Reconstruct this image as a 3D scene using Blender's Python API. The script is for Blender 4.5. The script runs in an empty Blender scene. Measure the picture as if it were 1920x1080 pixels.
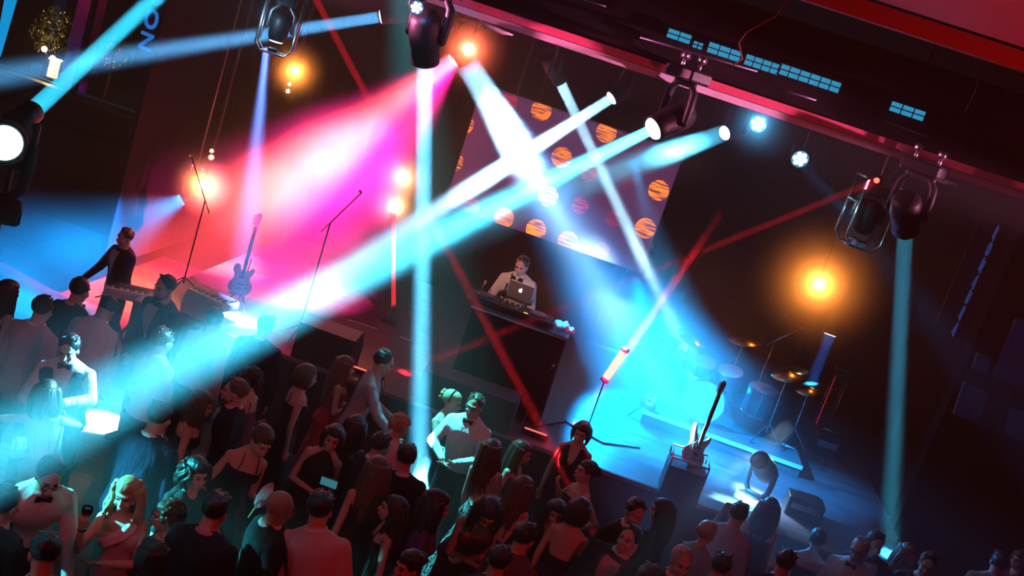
import bpy, math, random
import numpy as np
from mathutils import Vector, Matrix, Euler

# ------------------------------------------------------------------ camera
random.seed(7)
RNG = np.random.default_rng(7)
SC = bpy.context.scene
COL = SC.collection
FPX, CAMH = 2133.0, 5.3
PITCH, YAW, ROLL = map(math.radians, (12.4, 4.4, 18.4))
FWD = np.array([-math.sin(YAW)*math.cos(PITCH), math.cos(YAW)*math.cos(PITCH), -math.sin(PITCH)])
_r0 = np.array([math.cos(YAW), math.sin(YAW), 0.0]); _u0 = np.cross(_r0, FWD)
RT = _r0*math.cos(ROLL) + _u0*math.sin(ROLL)
UP = _u0*math.cos(ROLL) - _r0*math.sin(ROLL)
CAMP = np.array([0, 0, CAMH])
cd = bpy.data.cameras.new('camera'); co = bpy.data.objects.new('camera', cd); COL.objects.link(co)
cd.sensor_width = 36; cd.lens = 36*FPX/1920; cd.clip_start = .05; cd.clip_end = 200
_m = Matrix((RT, UP, -FWD)).transposed().to_4x4(); _m.translation = Vector(CAMP); co.matrix_world = _m
SC.camera = co

def P(px, py, y=None, z=None):
    """a point of the place seen at photo pixel (px, py), on the plane at depth y or at height z"""
    d = RT*(px-960)/FPX + UP*(540-py)/FPX + FWD
    t = y/d[1] if y is not None else (z-CAMH)/d[2]
    return Vector(CAMP + d*t)

# ------------------------------------------------------------------ world haze, exposure, sampling
vs = SC.view_settings
vs.view_transform = 'Standard'; vs.look = 'None'; vs.gamma = 1.0; vs.exposure = 0.0; vs.use_curve_mapping = False
w = bpy.data.worlds.new('world'); SC.world = w; w.use_nodes = True
nt = w.node_tree; nt.nodes.clear()
_o = nt.nodes.new('ShaderNodeOutputWorld'); _b = nt.nodes.new('ShaderNodeBackground')
_b.inputs[0].default_value = (0.02, 0.012, 0.03, 1); _b.inputs[1].default_value = .05
nt.links.new(_b.outputs[0], _o.inputs[0])
_v = nt.nodes.new('ShaderNodeVolumeScatter'); _v.inputs['Density'].default_value = .016; _v.inputs['Anisotropy'].default_value = .15
nt.links.new(_v.outputs[0], _o.inputs[1])
cy = SC.cycles
cy.volume_bounces = 0; cy.max_bounces = 4; cy.diffuse_bounces = 2; cy.glossy_bounces = 2; cy.transmission_bounces = 4
cy.use_adaptive_sampling = True; cy.adaptive_threshold = .02; cy.use_denoising = True; cy.use_light_tree = True; cy.sample_clamp_indirect = 4
cy.caustics_reflective = False; cy.caustics_refractive = False

def aim(ob, p, t):
    ob.location = p
    ob.rotation_euler = (Vector(t)-Vector(p)).to_track_quat('-Z', 'Y').to_euler()
def area_beam(name, p, t, size, spread, power, color, parent=None, shape='DISK'):
    l = bpy.data.lights.new(name, 'AREA'); l.shape = shape; l.size = size; l.spread = math.radians(spread)
    l.energy = power; l.color = color
    ob = bpy.data.objects.new(name, l); COL.objects.link(ob); aim(ob, p, t); return ob
def spot(name, p, t, angle, power, color, r=.04, blend=.5):
    l = bpy.data.lights.new(name, 'SPOT'); l.spot_size = math.radians(angle); l.spot_blend = blend
    l.energy = power; l.color = color; l.shadow_soft_size = r
    ob = bpy.data.objects.new(name, l); COL.objects.link(ob); aim(ob, p, t); return ob
def bulb(name, p, power, color, r=.02):
    l = bpy.data.lights.new(name, 'POINT'); l.energy = power; l.color = color; l.shadow_soft_size = r
    ob = bpy.data.objects.new(name, l); COL.objects.link(ob); ob.location = p; return ob

CYAN = (.10, .62, 1.0); TEAL = (.04, .75, .85); BLUE = (.0, .34, 1.0); DEEP = (.02, .16, .9); ICE = (.35, .68, 1.0)
RED = (1.0, .012, .03); MAG = (1.0, .02, .28); ORANGE = (1.0, .26, .03)

# house wash lights over the balcony (beside the viewer, out of the picture), then added fills
spot('red_wash_light', (3.4, 2.2, 6.0), (-.6, 8.6, 1.2), 56, 370, (1.0, .012, .02), .12, 1)
spot('red_wash_light', (-4.5, 1.5, 6.0), (-3.4, 8.0, 1.2), 56, 260, (1.0, .02, .03), .12, 1)
spot('magenta_wash_light', (-8.5, 7.5, 6.5), (-4.2, 10.0, 1.0), 60, 150, (.6, .01, .4), .15, 1)
area_beam('teal_wash_light', (-7.2, 6.2, 3.3), (-3.2, 7.1, 1.45), .12, 15, 62, TEAL)
area_beam('teal_wash_light', (-3.6, 12.2, 6.6), P(840, 800, z=1.4), .12, 15, 34, TEAL)
spot('warm_front_light', (-2.6, 5.5, 5.9), (-.97, 13.3, 2.45), 6.5, 1500, (1.0, .5, .33), .08, .6)
spot('ceiling_fill_light', (5.6, 4.2, 4.3), (1.8, 5.8, 6.08), 60, 750, (1, .05, .05), .1, .8)  # added unseen spot that brightens the red ceiling
area_beam('header_fill_light', (4.2, 7.9, 5.15), (-.3, 8.75, 5.28), .06, 16, 6, (1, .3, .55))  # these three are added unseen lights to brighten the header lip and fascia
area_beam('header_fill_light', (-3.6, 8.1, 5.1), (.6, 8.75, 5.3), .06, 16, 6, (1, .2, .45))
spot('header_fill_light', (-3.2, 7.4, 6.1), (.2, 8.8, 5.5), 90, 16, (1, .03, .05), .1, .8)
# ------------------------------------------------------------------ mesh building
def rot_to(d):
    """matrix whose z axis points along d"""
    return Vector(d).to_track_quat('Z', 'Y').to_matrix()
def nrot(ax, deg):
    return np.array(Matrix.Rotation(math.radians(deg), 3, ax))
class MB:
    def __init__(s): s.v = []; s.f = []; s.n = 0
    def add(s, v, f):
        v = np.asarray(v, float); s.v.append(v)
        s.f += [tuple(i+s.n for i in q) for q in f]; s.n += len(v); return s
    def box(s, c, size, R=None, bev=0):
        x, y, z = (np.array(size)/2)
        if bev <= 0:
            v = np.array([[a*x, b*y, d*z] for a in (-1, 1) for b in (-1, 1) for d in (-1, 1)])
            f = [(0,1,3,2),(4,6,7,5),(0,4,5,1),(2,3,7,6),(0,2,6,4),(1,5,7,3)]
        else:
            b = min(bev, x*.9, y*.9, z*.9)
            pr = [(x-b, y), (x, y-b), (x, -y+b), (x-b, -y), (-x+b, -y), (-x, -y+b), (-x, y-b), (-x+b, y)]
            v = []; L = [(-z, b), (-z+b, 0), (z-b, 0), (z, b)]
            for zz, k in L:
                for (px, py) in pr: v.append([math.copysign(abs(px)-k*.7, px), math.copysign(abs(py)-k*.7, py), zz])
            f = [tuple(range(8))]
            for i in range(3):
                for j in range(8):
                    a, b2 = i*8+j, i*8+(j+1) % 8
                    f.append((a, a+8, b2+8, b2))
            f.append(tuple(range(31, 23, -1))); v = np.array(v)
        if R is not None: v = v @ np.array(R).T
        return s.add(v+np.array(c), f)
    def ell(s, c, r, R=None, n=12, m=8):
        if np.isscalar(r): r = (r, r, r)
        v = [[0, 0, -1]]
        for i in range(1, m):
            t = -math.pi/2+math.pi*i/m
            for j in range(n):
                a = 2*math.pi*j/n; v.append([math.cos(t)*math.cos(a), math.cos(t)*math.sin(a), math.sin(t)])
        v.append([0, 0, 1]); v = np.array(v)*np.array(r)
        f = [(0, 1+(j+1) % n, 1+j) for j in range(n)]
        for i in range(m-2):
            for j in range(n):
                a = 1+i*n+j; b = 1+i*n+(j+1) % n; f.append((a, b, b+n, a+n))
        k = 1+(m-2)*n; T = k+n
        f += [(k+j, k+(j+1) % n, T) for j in range(n)]
        if R is not None: v = v @ np.array(R).T
        return s.add(v+np.array(c), f)
    def loft(s, rings, cap=True):
        """rings: list of (k,3) arrays, counter-clockwise seen from the end"""
        k = len(rings[0]); v = np.concatenate(rings); f = []
        for i in range(len(rings)-1):
            for j in range(k):
                a = i*k+j; b = i*k+(j+1) % k; f.append((a, b, b+k, a+k))
        if cap: f += [tuple(range(k-1, -1, -1)), tuple(range((len(rings)-1)*k, len(rings)*k))]
        return s.add(v, f)
    def tube(s, pts, r, n=8, round_ends=False):
        pts = [np.array(p, float) for p in pts]
        rs = [r]*len(pts) if np.isscalar(r) else list(r)
        if round_ends:
            d0 = pts[0]-pts[1]; d0 /= np.linalg.norm(d0)+1e-9; d1 = pts[-1]-pts[-2]; d1 /= np.linalg.norm(d1)+1e-9
            a, b = rs[0], rs[-1]
            pre = [(pts[0]+d0*a*k, a*math.sqrt(max(0, 1-k*k))+1e-4) for k in (1, .85, .5)]
            post = [(pts[-1]+d1*b*k, b*math.sqrt(max(0, 1-k*k))+1e-4) for k in (.5, .85, 1)]
            pts = [p for p, _ in pre]+pts+[p for p, _ in post]; rs = [q for _, q in pre]+rs+[q for _, q in post]
        rings = []; x = None
        for i, p in enumerate(pts):
            t = pts[min(i+1, len(pts)-1)]-pts[max(i-1, 0)]; t /= np.linalg.norm(t)+1e-9
            if x is None:
                x = np.cross(t, [0, 0, 1.]) if abs(t[2]) < .9 else np.cross(t, [0, 1., 0])
            x = x-t*np.dot(x, t); x /= np.linalg.norm(x)+1e-9; y = np.cross(t, x)
            rings.append(np.array([p+rs[i]*(math.cos(2*math.pi*j/n)*x+math.sin(2*math.pi*j/n)*y) for j in range(n)]))
        return s.loft(rings)
    def lathe(s, prof, c=(0, 0, 0), R=None, n=24):
        """prof: (radius, height) from bottom to top"""
        rings = [np.array([[max(r, 1e-4)*math.cos(2*math.pi*j/n), max(r, 1e-4)*math.sin(2*math.pi*j/n), h] for j in range(n)]) for r, h in prof]
        if R is not None: rings = [q @ np.array(R).T for q in rings]
        return s.loft([q+np.array(c) for q in rings])
    def prism(s, poly, t, c=(0, 0, 0), R=None):
        """2D polygon (ccw) in xy, thickness t along z"""
        a = np.array([[x, y, -t/2] for x, y in poly]); b = a.copy(); b[:, 2] = t/2
        if R is not None: a = a @ np.array(R).T; b = b @ np.array(R).T
        return s.loft([a+np.array(c), b+np.array(c)])
    def build(s, name, mat, parent=None, smooth=False, voxel=0, sm=0):
        me = bpy.data.meshes.new(name)
        v = np.concatenate(s.v); me.from_pydata(v.tolist(), [], s.f); me.update()
        if smooth: me.polygons.foreach_set('use_smooth', [True]*len(me.polygons))
        me.materials.append(mat)
        ob = bpy.data.objects.new(name, me); COL.objects.link(ob)
        if parent is not None: ob.parent = parent
        if voxel:
            m = ob.modifiers.new('r', 'REMESH'); m.mode = 'VOXEL'; m.voxel_size = voxel; m.use_smooth_shade = True
            if sm:
                m = ob.modifiers.new('s', 'SMOOTH'); m.factor = .5; m.iterations = sm
            BAKE.append(ob)
        elif smooth == 'auto':
            pass
        return ob
BAKE = []
def bake_all():
    dg = bpy.context.evaluated_depsgraph_get(); dg.update()
    for ob in BAKE:
        me = bpy.data.meshes.new_from_object(ob.evaluated_get(dg), preserve_all_data_layers=False, depsgraph=dg)
        ob['_new'] = me.name
        me.name = ob.data.name+'_baked'
        ob['_new'] = me.name
    for ob in BAKE:
        me = bpy.data.meshes[ob['_new']]; del ob['_new']
        ob.modifiers.clear(); ob.data = me
        me.polygons.foreach_set('use_smooth', [True]*len(me.polygons))
    BAKE.clear()

def thing(name, label, cat, loc=(0, 0, 0), rz=0, group=None, R=None):
    o = bpy.data.objects.new(name, None); COL.objects.link(o)
    o.empty_display_size = .1
    if R is not None:
        m = Matrix(R).to_4x4(); m.translation = Vector(loc); o.matrix_world = m
    else:
        o.location = loc; o.rotation_euler = (0, 0, math.radians(rz))
    return tag(o, label, cat, group)
def tag(o, label, cat, group=None, kind=None):
    o['label'] = label; o['category'] = cat
    if group: o['group'] = group
    if kind: o['kind'] = kind
    return o
def struct(o): o['kind'] = 'structure'; return o

# ------------------------------------------------------------------ materials
MATS = {}
def mat(name, col, rough=.6, metal=0, emit=None, es=1, bump=0, bscale=20, spec=.5, stretch=(1, 1, 1), vary=0, sheen=0, trans=0, bdist=.02):
    if name in MATS: return MATS[name]
    m = bpy.data.materials.new(name); m.use_nodes = True; nt = m.node_tree; b = nt.nodes['Principled BSDF']
    b.inputs['Base Color'].default_value = (*col, 1); b.inputs['Roughness'].default_value = rough
    b.inputs['Metallic'].default_value = metal; b.inputs['Specular IOR Level'].default_value = spec
    if sheen: b.inputs['Sheen Weight'].default_value = sheen
    if trans: b.inputs['Transmission Weight'].default_value = trans; b.inputs['IOR'].default_value = 1.2
    if emit: b.inputs['Emission Color'].default_value = (*emit, 1); b.inputs['Emission Strength'].default_value = es
    if bump or vary:
        tc = nt.nodes.new('ShaderNodeTexCoord'); mp = nt.nodes.new('ShaderNodeMapping'); mp.inputs['Scale'].default_value = stretch
        nz = nt.nodes.new('ShaderNodeTexNoise'); nz.inputs['Scale'].default_value = bscale; nz.inputs['Detail'].default_value = 3
        nt.links.new(tc.outputs['Object'], mp.inputs[0]); nt.links.new(mp.outputs[0], nz.inputs['Vector'])
        if bump:
            bp = nt.nodes.new('ShaderNodeBump'); bp.inputs['Strength'].default_value = bump; bp.inputs['Distance'].default_value = bdist
            nt.links.new(nz.outputs[0], bp.inputs['Height']); nt.links.new(bp.outputs[0], b.inputs['Normal'])
        if vary:
            mx = nt.nodes.new('ShaderNodeMix'); mx.data_type = 'RGBA'
            mx.inputs[6].default_value = (*[c*(1-vary) for c in col], 1); mx.inputs[7].default_value = (*[min(1, c*(1+vary)) for c in col], 1)
            nt.links.new(nz.outputs[0], mx.inputs[0]); nt.links.new(mx.outputs[2], b.inputs['Base Color'])
    MATS[name] = m; return m
def emis(name, col, s):
    return mat(name, (0, 0, 0), emit=col, es=s)
BLACKM = mat('black_metal', (.02, .02, .022), .45, .3, vary=.3)
BLACKP = mat('black_plastic', (.008, .008, .009), .5, spec=.25, bump=.1, bscale=60)
CHROME = mat('chrome', (.75, .75, .78), .15, 1, vary=.1)
ALU = mat('aluminium', (.6, .6, .62), .3, 1, vary=.15)
GUNM = mat('dark_steel', (.12, .12, .13), .35, .8, vary=.2)
SKIN = [mat('skin_light', (.62, .40, .30), .5, vary=.06, bscale=30, bump=.05), mat('skin_tan', (.5, .30, .21), .5, vary=.06, bscale=30, bump=.05), mat('skin_dark', (.3, .17, .11), .5, vary=.06, bscale=30, bump=.05)]
def hairmat(n, c): return mat('hair_'+n, c, .38, bump=.6, bscale=45, stretch=(1, 1, .12), vary=.35)
HAIR = dict(black=hairmat('black', (.012, .01, .009)), brown=hairmat('brown', (.06, .03, .016)), auburn=hairmat('auburn', (.10, .035, .018)), blond=hairmat('blond', (.45, .30, .15)), grey=hairmat('grey', (.4, .4, .4)))
def cloth(n, c, r=.8, b=.5, sc=9): return mat('cloth_'+n, c, r, bump=b*1.6, bscale=sc, vary=.12, spec=.15, stretch=(1, 1, .45), bdist=.05)
CL = dict(white=cloth('white', (.75, .75, .78)), black=cloth('black', (.012, .012, .014)), navy=cloth('navy', (.015, .02, .05)),
          pinkw=cloth('offwhite', (.62, .55, .55), b=.25), red=cloth('red', (.42, .02, .03)), grey=cloth('grey', (.18, .18, .2)), rose=cloth('rose', (.6, .3, .34)),
          wine=cloth('wine', (.14, .012, .03)), denim=cloth('pale_grey', (.4, .43, .48)), teal=cloth('pale_teal', (.25, .45, .45)), purple=cloth('purple', (.1, .03, .16)), cream=cloth('cream', (.68, .6, .5)))
def sequin():
    m = mat('sequins', (.5, .6, .6), .25, .7); nt = m.node_tree; b = nt.nodes['Principled BSDF']
    tc = nt.nodes.new('ShaderNodeTexCoord'); vo = nt.nodes.new('ShaderNodeTexVoronoi'); vo.inputs['Scale'].default_value = 55
    cr = nt.nodes.new('ShaderNodeValToRGB'); cr.color_ramp.elements[0].position = .35; cr.color_ramp.elements[0].color = (.01, .015, .015, 1); cr.color_ramp.elements[1].position = .6; cr.color_ramp.elements[1].color = (.8, .9, .88, 1)
    bp = nt.nodes.new('ShaderNodeBump'); bp.inputs['Strength'].default_value = 1
    nt.links.new(tc.outputs['Object'], vo.inputs['Vector']); nt.links.new(vo.outputs['Color'], cr.inputs[0]); nt.links.new(cr.outputs[0], b.inputs['Base Color'])
    nt.links.new(vo.outputs['Color'], bp.inputs['Height']); nt.links.new(bp.outputs[0], b.inputs['Normal']); return m
CL['sequin'] = sequin()
EYEM = mat('eye_dark', (.02, .012, .01), .2, vary=.1); LIPM = mat('lips', (.45, .1, .1), .4, vary=.1); GLASSM = mat('glass_clear', (.9, .95, 1), .05, trans=1, vary=.01)
# ------------------------------------------------------------------ the hall
STZ = 1.08; STY = 11.92
drape = mat('black_drape', (.006, .004, .007), .95, spec=.05, bump=1.0, bscale=6, stretch=(1, 1, .02), bdist=.06)
wallm = mat('dark_wall_paint', (.006, .005, .007), .9, spec=.1, bump=.15, bscale=40, vary=.2)
def plankmat(name, c, rough, sc=(1, 9, 1)):
    m = mat(name, c, rough); nt = m.node_tree; b = nt.nodes['Principled BSDF']
    tc = nt.nodes.new('ShaderNodeTexCoord'); mp = nt.nodes.new('ShaderNodeMapping'); br = nt.nodes.new('ShaderNodeTexBrick')
    mp.inputs['Scale'].default_value = (1, 1, 1); br.inputs['Color1'].default_value = (*c, 1); br.inputs['Color2'].default_value = (*[x*.6 for x in c], 1); br.inputs['Mortar'].default_value = (*[x*.2 for x in c], 1)
    br.inputs['Scale'].default_value = 1; br.inputs['Mortar Size'].default_value = .006; br.inputs['Brick Width'].default_value = 1.8; br.inputs['Row Height'].default_value = .12
    nz = nt.nodes.new('ShaderNodeTexNoise'); nz.inputs['Scale'].default_value = 7
    mr = nt.nodes.new('ShaderNodeMapRange'); mr.inputs[3].default_value = rough-.12; mr.inputs[4].default_value = rough+.15
    nt.links.new(tc.outputs['Object'], mp.inputs[0]); nt.links.new(mp.outputs[0], br.inputs['Vector']); nt.links.new(br.outputs['Color'], b.inputs['Base Color'])
    nt.links.new(tc.outputs['Object'], nz.inputs['Vector']); nt.links.new(nz.outputs[0], mr.inputs[0]); nt.links.new(mr.outputs[0], b.inputs['Roughness'])
    return m
struct(MB().box((-1, 7, -.05), (26, 26, .1)).build('floor', plankmat('dance_floor_wood', (.16, .08, .05), .42)))
struct(MB().box((-.35, (STY+17.6)/2, STZ/2), (9.2, 17.6-STY, STZ-.002)).build('stage_platform', mat('stage_black', (.02, .02, .025), .5, vary=.2)))
struct(MB().box((-.35, (STY+17.6)/2, STZ+.008), (9.2, 17.6-STY, .02)).build('floor_stage', plankmat('stage_floor_wood', (.085, .065, .08), .38)))
struct(MB().box((-.35, STY-.012, STZ-.01), (9.2, .02, .05), None, .004).build('trim_stage_edge', mat('stage_edge_strip', (.35, .3, .3), .35, .5, vary=.1)))
# back wall with the opening to the terrace at the far left
BW = 17.5
bw = MB(); bw.box((-.4, BW+.1, 3.6), (15.0, .2, 7.4)); bw.box((-13.0, BW+.1, 3.6), (2.0, .2, 7.4)); bw.box((-10.0, BW+.1, 1.0), (4.4, .2, 2.02)); bw.box((-10.0, BW+.1, 5.7), (4.4, .2, 3.2))
struct(bw.build('wall_back', wallm))
struct(MB().box((-1.0, 17.35, 3.9), (13.0, .06, 6.6)).build('wall_stage_drape', drape))
struct(MB().box((-6.4, 15.7, 3.9), (.06, 3.3, 6.6)).build('wall_spill_blocker', drape))  # added side drape, keeps the red cone from spilling to the far left
struct(MB().box((-14.05, 7, 3.6), (.1, 26, 7.4)).build('wall_left', wallm))
struct(MB().box((9.05, 7, 3.6), (.1, 26, 7.4)).build('wall_right', wallm))
struct(MB().box((-1, -3.0, 3.6), (26, .1, 7.4)).build('wall_front', wallm))
struct(MB().box((-2, 12.5, 7.3), (24, 11, .1)).build('ceiling', mat('ceiling_black', (.015, .012, .014), .9, bump=.3)))
# proscenium header: pale lip, dark fascia, service slot, red beam, red ceiling
HY = 8.8
lip = mat('header_lip_paint', (.85, .72, .82), .5, vary=.1)
struct(MB().box((-1, HY, 5.285), (24, .14, .05)).build('trim_header_lip', lip))
struct(MB().box((-1, HY-.06, 5.345), (24, .06, .06)).build('trim_header_edge', mat('header_edge_pink', (.85, .12, .22), .5, vary=.1)))
struct(MB().box((-1, HY+.02, 5.66), (24, .1, .62)).build('wall_header', mat('header_fascia', (.012, .008, .010), .8, spec=.1, vary=.3, bump=.2)))
redp = mat('red_ceiling_paint', (.75, .02, .03), .55, bump=.5, bscale=60)
struct(MB().box((-1, 7.45, 6.05), (24, .12, .11)).build('trim_red_beam', mat('beam_red_paint', (.32, .008, .01), .6, vary=.1)))
struct(MB().box((-1, 8.1, 6.25), (24, 1.4, .1)).build('ceiling_slot', mat('slot_black', (.004, .004, .005), .9, spec=.05, vary=.1)))
struct(MB().box((-1, 2.2, 6.12), (24, 9.6, .08)).build('ceiling_balcony', redp))
struct(MB().box((-1, 7.12, 6.26), (24, .2, .07)).build('trim_dark_recess', mat('slot_black2', (.004, .003, .004), .9, spec=.05, vary=.1)))
# tall glazed opening to the terrace
wf = mat('window_frame_dark', (.03, .03, .035), .4, .4, vary=.2)
def facewall(pts, y, th, name, m, parent=None):
    """flat panel on the plane y whose outline is seen through photo pixels"""
    q = [P(a, b, y=y) for a, b in pts]
    lo = [np.array([v.x, y-th/2, v.z]) for v in q]; hi = [np.array([v.x, y+th/2, v.z]) for v in q]
    return MB().loft([np.array(lo), np.array(hi)]).build(name, m, parent)
win = struct(MB().box((-10.0, BW, 2.04), (4.4, .3, .06)).build('window_1', wf))
for x in (-12.1, -10.62, -9.1, -7.85): MB().box((x, BW, 3.1), (.07, .1, 2.1)).build('window_frame', wf, win)
MB().box((-10.0, BW, 2.12), (4.4, .03, .035)).build('sill_rail', mat('rail_steel', (.5, .5, .55), .3, .8, vary=.1), win)
MB().box((-10.0, BW+.02, 3.1), (4.3, .01, 2.0)).build('pane', GLASSM, win)
# outside, behind the glass
struct(MB().box((-10, 20.5, 1.55), (9, 6, .1)).build('ground_terrace', mat('terrace_paving', (.09, .07, .05), .7, vary=.3, bump=.3)))
struct(MB().box((-10, 23.5, 4), (10, .1, 7)).build('wall_terrace', mat('terrace_wall', (.03, .025, .03), .8, vary=.3)))
def pillar(px0, py0, px1, py1, yy, label):
    a = P(px0, py0, y=yy); b = P(px1, py1, y=yy)
    t = thing('terrace_pillar', label, 'pillar', ((a.x+b.x)/2, yy, 1.6))
    MB().box((0, 0, 1.3), (.34, .34, 2.6), None, .02).build('shaft', mat('pillar_stucco', (.5, .45, .45), .8, vary=.1, bump=.3), t)
    MB().box((0, 0, .06), (.44, .44, .12), None, .02).build('base', mat('pillar_stucco', (1, 1, 1)), t); MB().box((0, 0, 2.62), (.46, .46, .1), None, .02).build('capital', mat('pillar_stucco', (1, 1, 1)), t)
    return t
pl = pillar(165, 20, 135, 190, 18.2, 'terrace pillar behind the glass at the far left, lit pink at top and blue below')
spot('pillar_pink_light', (pl.location.x+.3, 17.75, 4.6), (pl.location.x, 18.1, 3.6), 60, 60, (1, .02, .25), .03, .5)
spot('pillar_blue_light', (pl.location.x-.2, 17.7, 1.9), (pl.location.x, 18.1, 2.7), 60, 22, (.0, .15, .8), .03, .5)
spot('pillar_purple_light', (pl.location.x+.6, 17.7, 1.75), (pl.location.x, 18.1, 1.9), 60, 16, (.5, .02, .6), .03, .5)
# lit bollard lantern
q = P(97, 145, y=18.6)
bl = thing('bollard_lantern', 'small glowing cream lantern column outside the glass below the tree', 'lantern', (q.x, 18.6, 1.6))
zt = P(100, 112, y=18.6).z-1.6; zb = q.z-1.6
MB().box((0, 0, max(.03, zb/2)), (.2, .2, max(.06, zb))).build('plinth', BLACKM, bl)
MB().box((0, 0, (zt+zb)/2), (.13, .13, zt-zb)).build('lit_column', emis('lantern_glow', (1, .72, .38), 1.6), bl)
MB().box((0, 0, zt+.015), (.17, .17, .03)).build('cap', emis('lantern_top', (1, .85, .55), 4), bl)
bulb('lantern_bulb', (q.x+.05, 18.4, q.z+.35), 6, (1, .6, .25), .05)
# two small trees with warm sparkle
leafm = mat('olive_leaves', (.28, .26, .06), .35, vary=.4)
def tree(px, py, yy, R_, n, label, seed):
    c = P(px, py, y=yy); r = random.Random(seed)
    t = thing('potted_tree', label, 'tree', (c.x, yy, 1.6)); hz = c.z-1.6
    MB().tube([(0, 0, 0), (.02, 0, hz*.5), (-.02, .02, hz)], [.035, .028, .018], 8).build('trunk', mat('bark', (.1, .06, .04), .9, vary=.3), t)
    m = MB()
    for i in range(n):
        a = r.uniform(0, 6.28); ph = r.uniform(-1.2, 1.4); rr = R_*r.uniform(.35, 1)
        p = np.array([math.cos(a)*math.cos(ph)*rr, math.sin(a)*math.cos(ph)*rr, hz+math.sin(ph)*rr*1.3])
        R = np.array(Euler((r.uniform(0, 6), r.uniform(0, 6), r.uniform(0, 6))).to_matrix()); s = r.uniform(.018, .035)
        v = np.array([[-1.6, 0, 0], [0, -.6, .1], [1.6, 0, 0], [0, .6, .1], [0, 0, -.1]])*s
        m.add(v@R.T+p, [(0, 1, 2, 3), (0, 4, 1), (1, 4, 2), (2, 4, 3), (3, 4, 0)])
    m.build('foliage', leafm, t)
    m = MB()
    for i in range(n//14):
        a = r.uniform(0, 6.28); ph = r.uniform(-1.3, 1.4); rr = R_*r.uniform(.5, 1)
        m.ell((math.cos(a)*math.cos(ph)*rr, math.sin(a)*math.cos(ph)*rr, hz+math.sin(ph)*rr*1.3), .008, None, 6, 4)
    m.build('fairy_lights', emis('fairy_bulb', (1, .62, .2), 3), t)
    return t
tree(97, 58, 19.0, .36, 420, 'tree hung with warm fairy lights outside the glass above the lantern', 3)
tree(215, 100, 19.4, .26, 220, 'dim small tree outside the glass to the right of the pillar', 5)
bulb('tree_light', (P(97, 58, y=18.5).x, 18.4, P(97, 95, y=18.5).z), 5, (1, .6, .2), .05)
g = P(62, 160, y=18.2)
tb = thing('lounge_sofa', 'low dark blue sofa with an orange cushion outside the glass', 'sofa', (g.x-.25, 19.0, 1.6))
MB().box((0, 0, .12), (.9, .5, .24), None, .04).build('seat', mat('sofa_fabric', (.08, .2, .4), .8, vary=.1), tb); MB().box((0, .22, .3), (.9, .1, .3), None, .04).build('backrest', mat('sofa_fabric', (0, 0, 0)), tb)
MB().box((.25, -.02, .28), (.28, .26, .09), None, .04).build('cushion', mat('cushion_orange', (.7, .15, .03), .8, vary=.1), tb)
# light box strip at the far left edge
facewall([(-12, 118), (0, 105), (28, 8), (34, -10), (12, -12)], 16.8, .05, 'glowing_panel', emis('panel_cyan', (.0, .35, .8), 1.0))
tag(bpy.data.objects['glowing_panel'], 'tall glowing cyan panel at the upper left edge of the hall', 'panel')
# vertical lettering: left banner and right string of letters
def letters(txt, c, size, R, m, parent):
    for i, ch in enumerate(txt):
        cu = bpy.data.curves.new('letter', 'FONT'); cu.body = ch; cu.size = size; cu.extrude = size*.03; cu.align_x = 'CENTER'; cu.offset = size*.02
        tmp = bpy.data.objects.new('letter_curve', cu); COL.objects.link(tmp); bpy.context.view_layer.update()
        me = bpy.data.meshes.new_from_object(tmp.evaluated_get(bpy.context.evaluated_depsgraph_get())); bpy.data.objects.remove(tmp)
        ob = bpy.data.objects.new('letter', me); COL.objects.link(ob); ob.parent = parent; me.materials.clear(); me.materials.append(m); ob.location = (c[i]); ob.rotation_euler = R
q = P(283, 50, y=14.5)
bn = thing('hanging_sign', 'vertical blue letters hanging beside the cyan beam at the upper left', 'sign', (q.x, 14.5, q.z-.4))
blu = emis('sign_blue', (.02, .2, .75), .8)
MB().box((0, .03, .38), (.26, .02, 1.1)).build('backing', BLACKM, bn)
letters('DON', [(-.10, 0, .80), (-.10, 0, .50), (-.10, 0, .20)], .34, (math.pi/2, math.pi/2, math.radians(-25)), blu, bn)
q0 = P(1868, 432, y=13.4); q1 = P(1792, 612, y=13.4)
sg = thing('wall_sign', 'faint blue and violet letters running down the dark wall at right', 'sign', (q1.x, 13.4, q1.z))
MB().box(((q0.x-q1.x)/2-.02, .12, (q0.z-q1.z)/2), (.34, .03, abs(q0.z-q1.z)+.2)).build('backing', BLACKM, sg)
n = 7
letters('ROMAURA'[:7], [((q0.x-q1.x)*(1-i/6.), 0, (q0.z-q1.z)*(1-i/6.)-.1) for i in range(7)], .22, (math.pi/2, .35, math.radians(62)), emis('sign_dim', (.03, .1, .4), .35), sg)
# right side wall with blue acoustic squares
struct(MB().box((6.9, 13.75, 3.2), (5.2, .3, 7)).build('wall_side_right', mat('black_matt', (.003, .003, .004), .95, vary=.1, spec=.02)))
pan = mat('panel_blue_felt', (.012, .05, .12), .95, vary=.1, bump=.3, bscale=80, emit=None)
panels = [([(1905, 596), (1990, 620), (1980, 760), (1862, 704)], 'large'), ([(1807, 716), (1853, 738), (1834, 792), (1787, 776)], 'small'), ([(1896, 765), (1990, 800), (1980, 860), (1884, 812)], 'low'), ([(1832, 662), (1858, 672), (1850, 700), (1822, 690)], 'dim')]
for i, (pts, nm) in enumerate(panels):
    o = facewall(pts[::-1], 13.55, .05, 'acoustic_panel', pan)
    tag(o, {'large': 'large blue felt wall square at the right edge', 'small': 'small blue felt square lowest at left on the right wall', 'low': 'blue felt square in the bottom right of the panelled wall', 'dim': 'narrow dim felt piece between the large and the small square'}[nm], 'wall panel')
spot('panel_blue_light', (5.5, 11.2, 5.6), (5.3, 13.6, 3.1), 60, 28, (.0, .2, .8), .1, .8)
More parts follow.
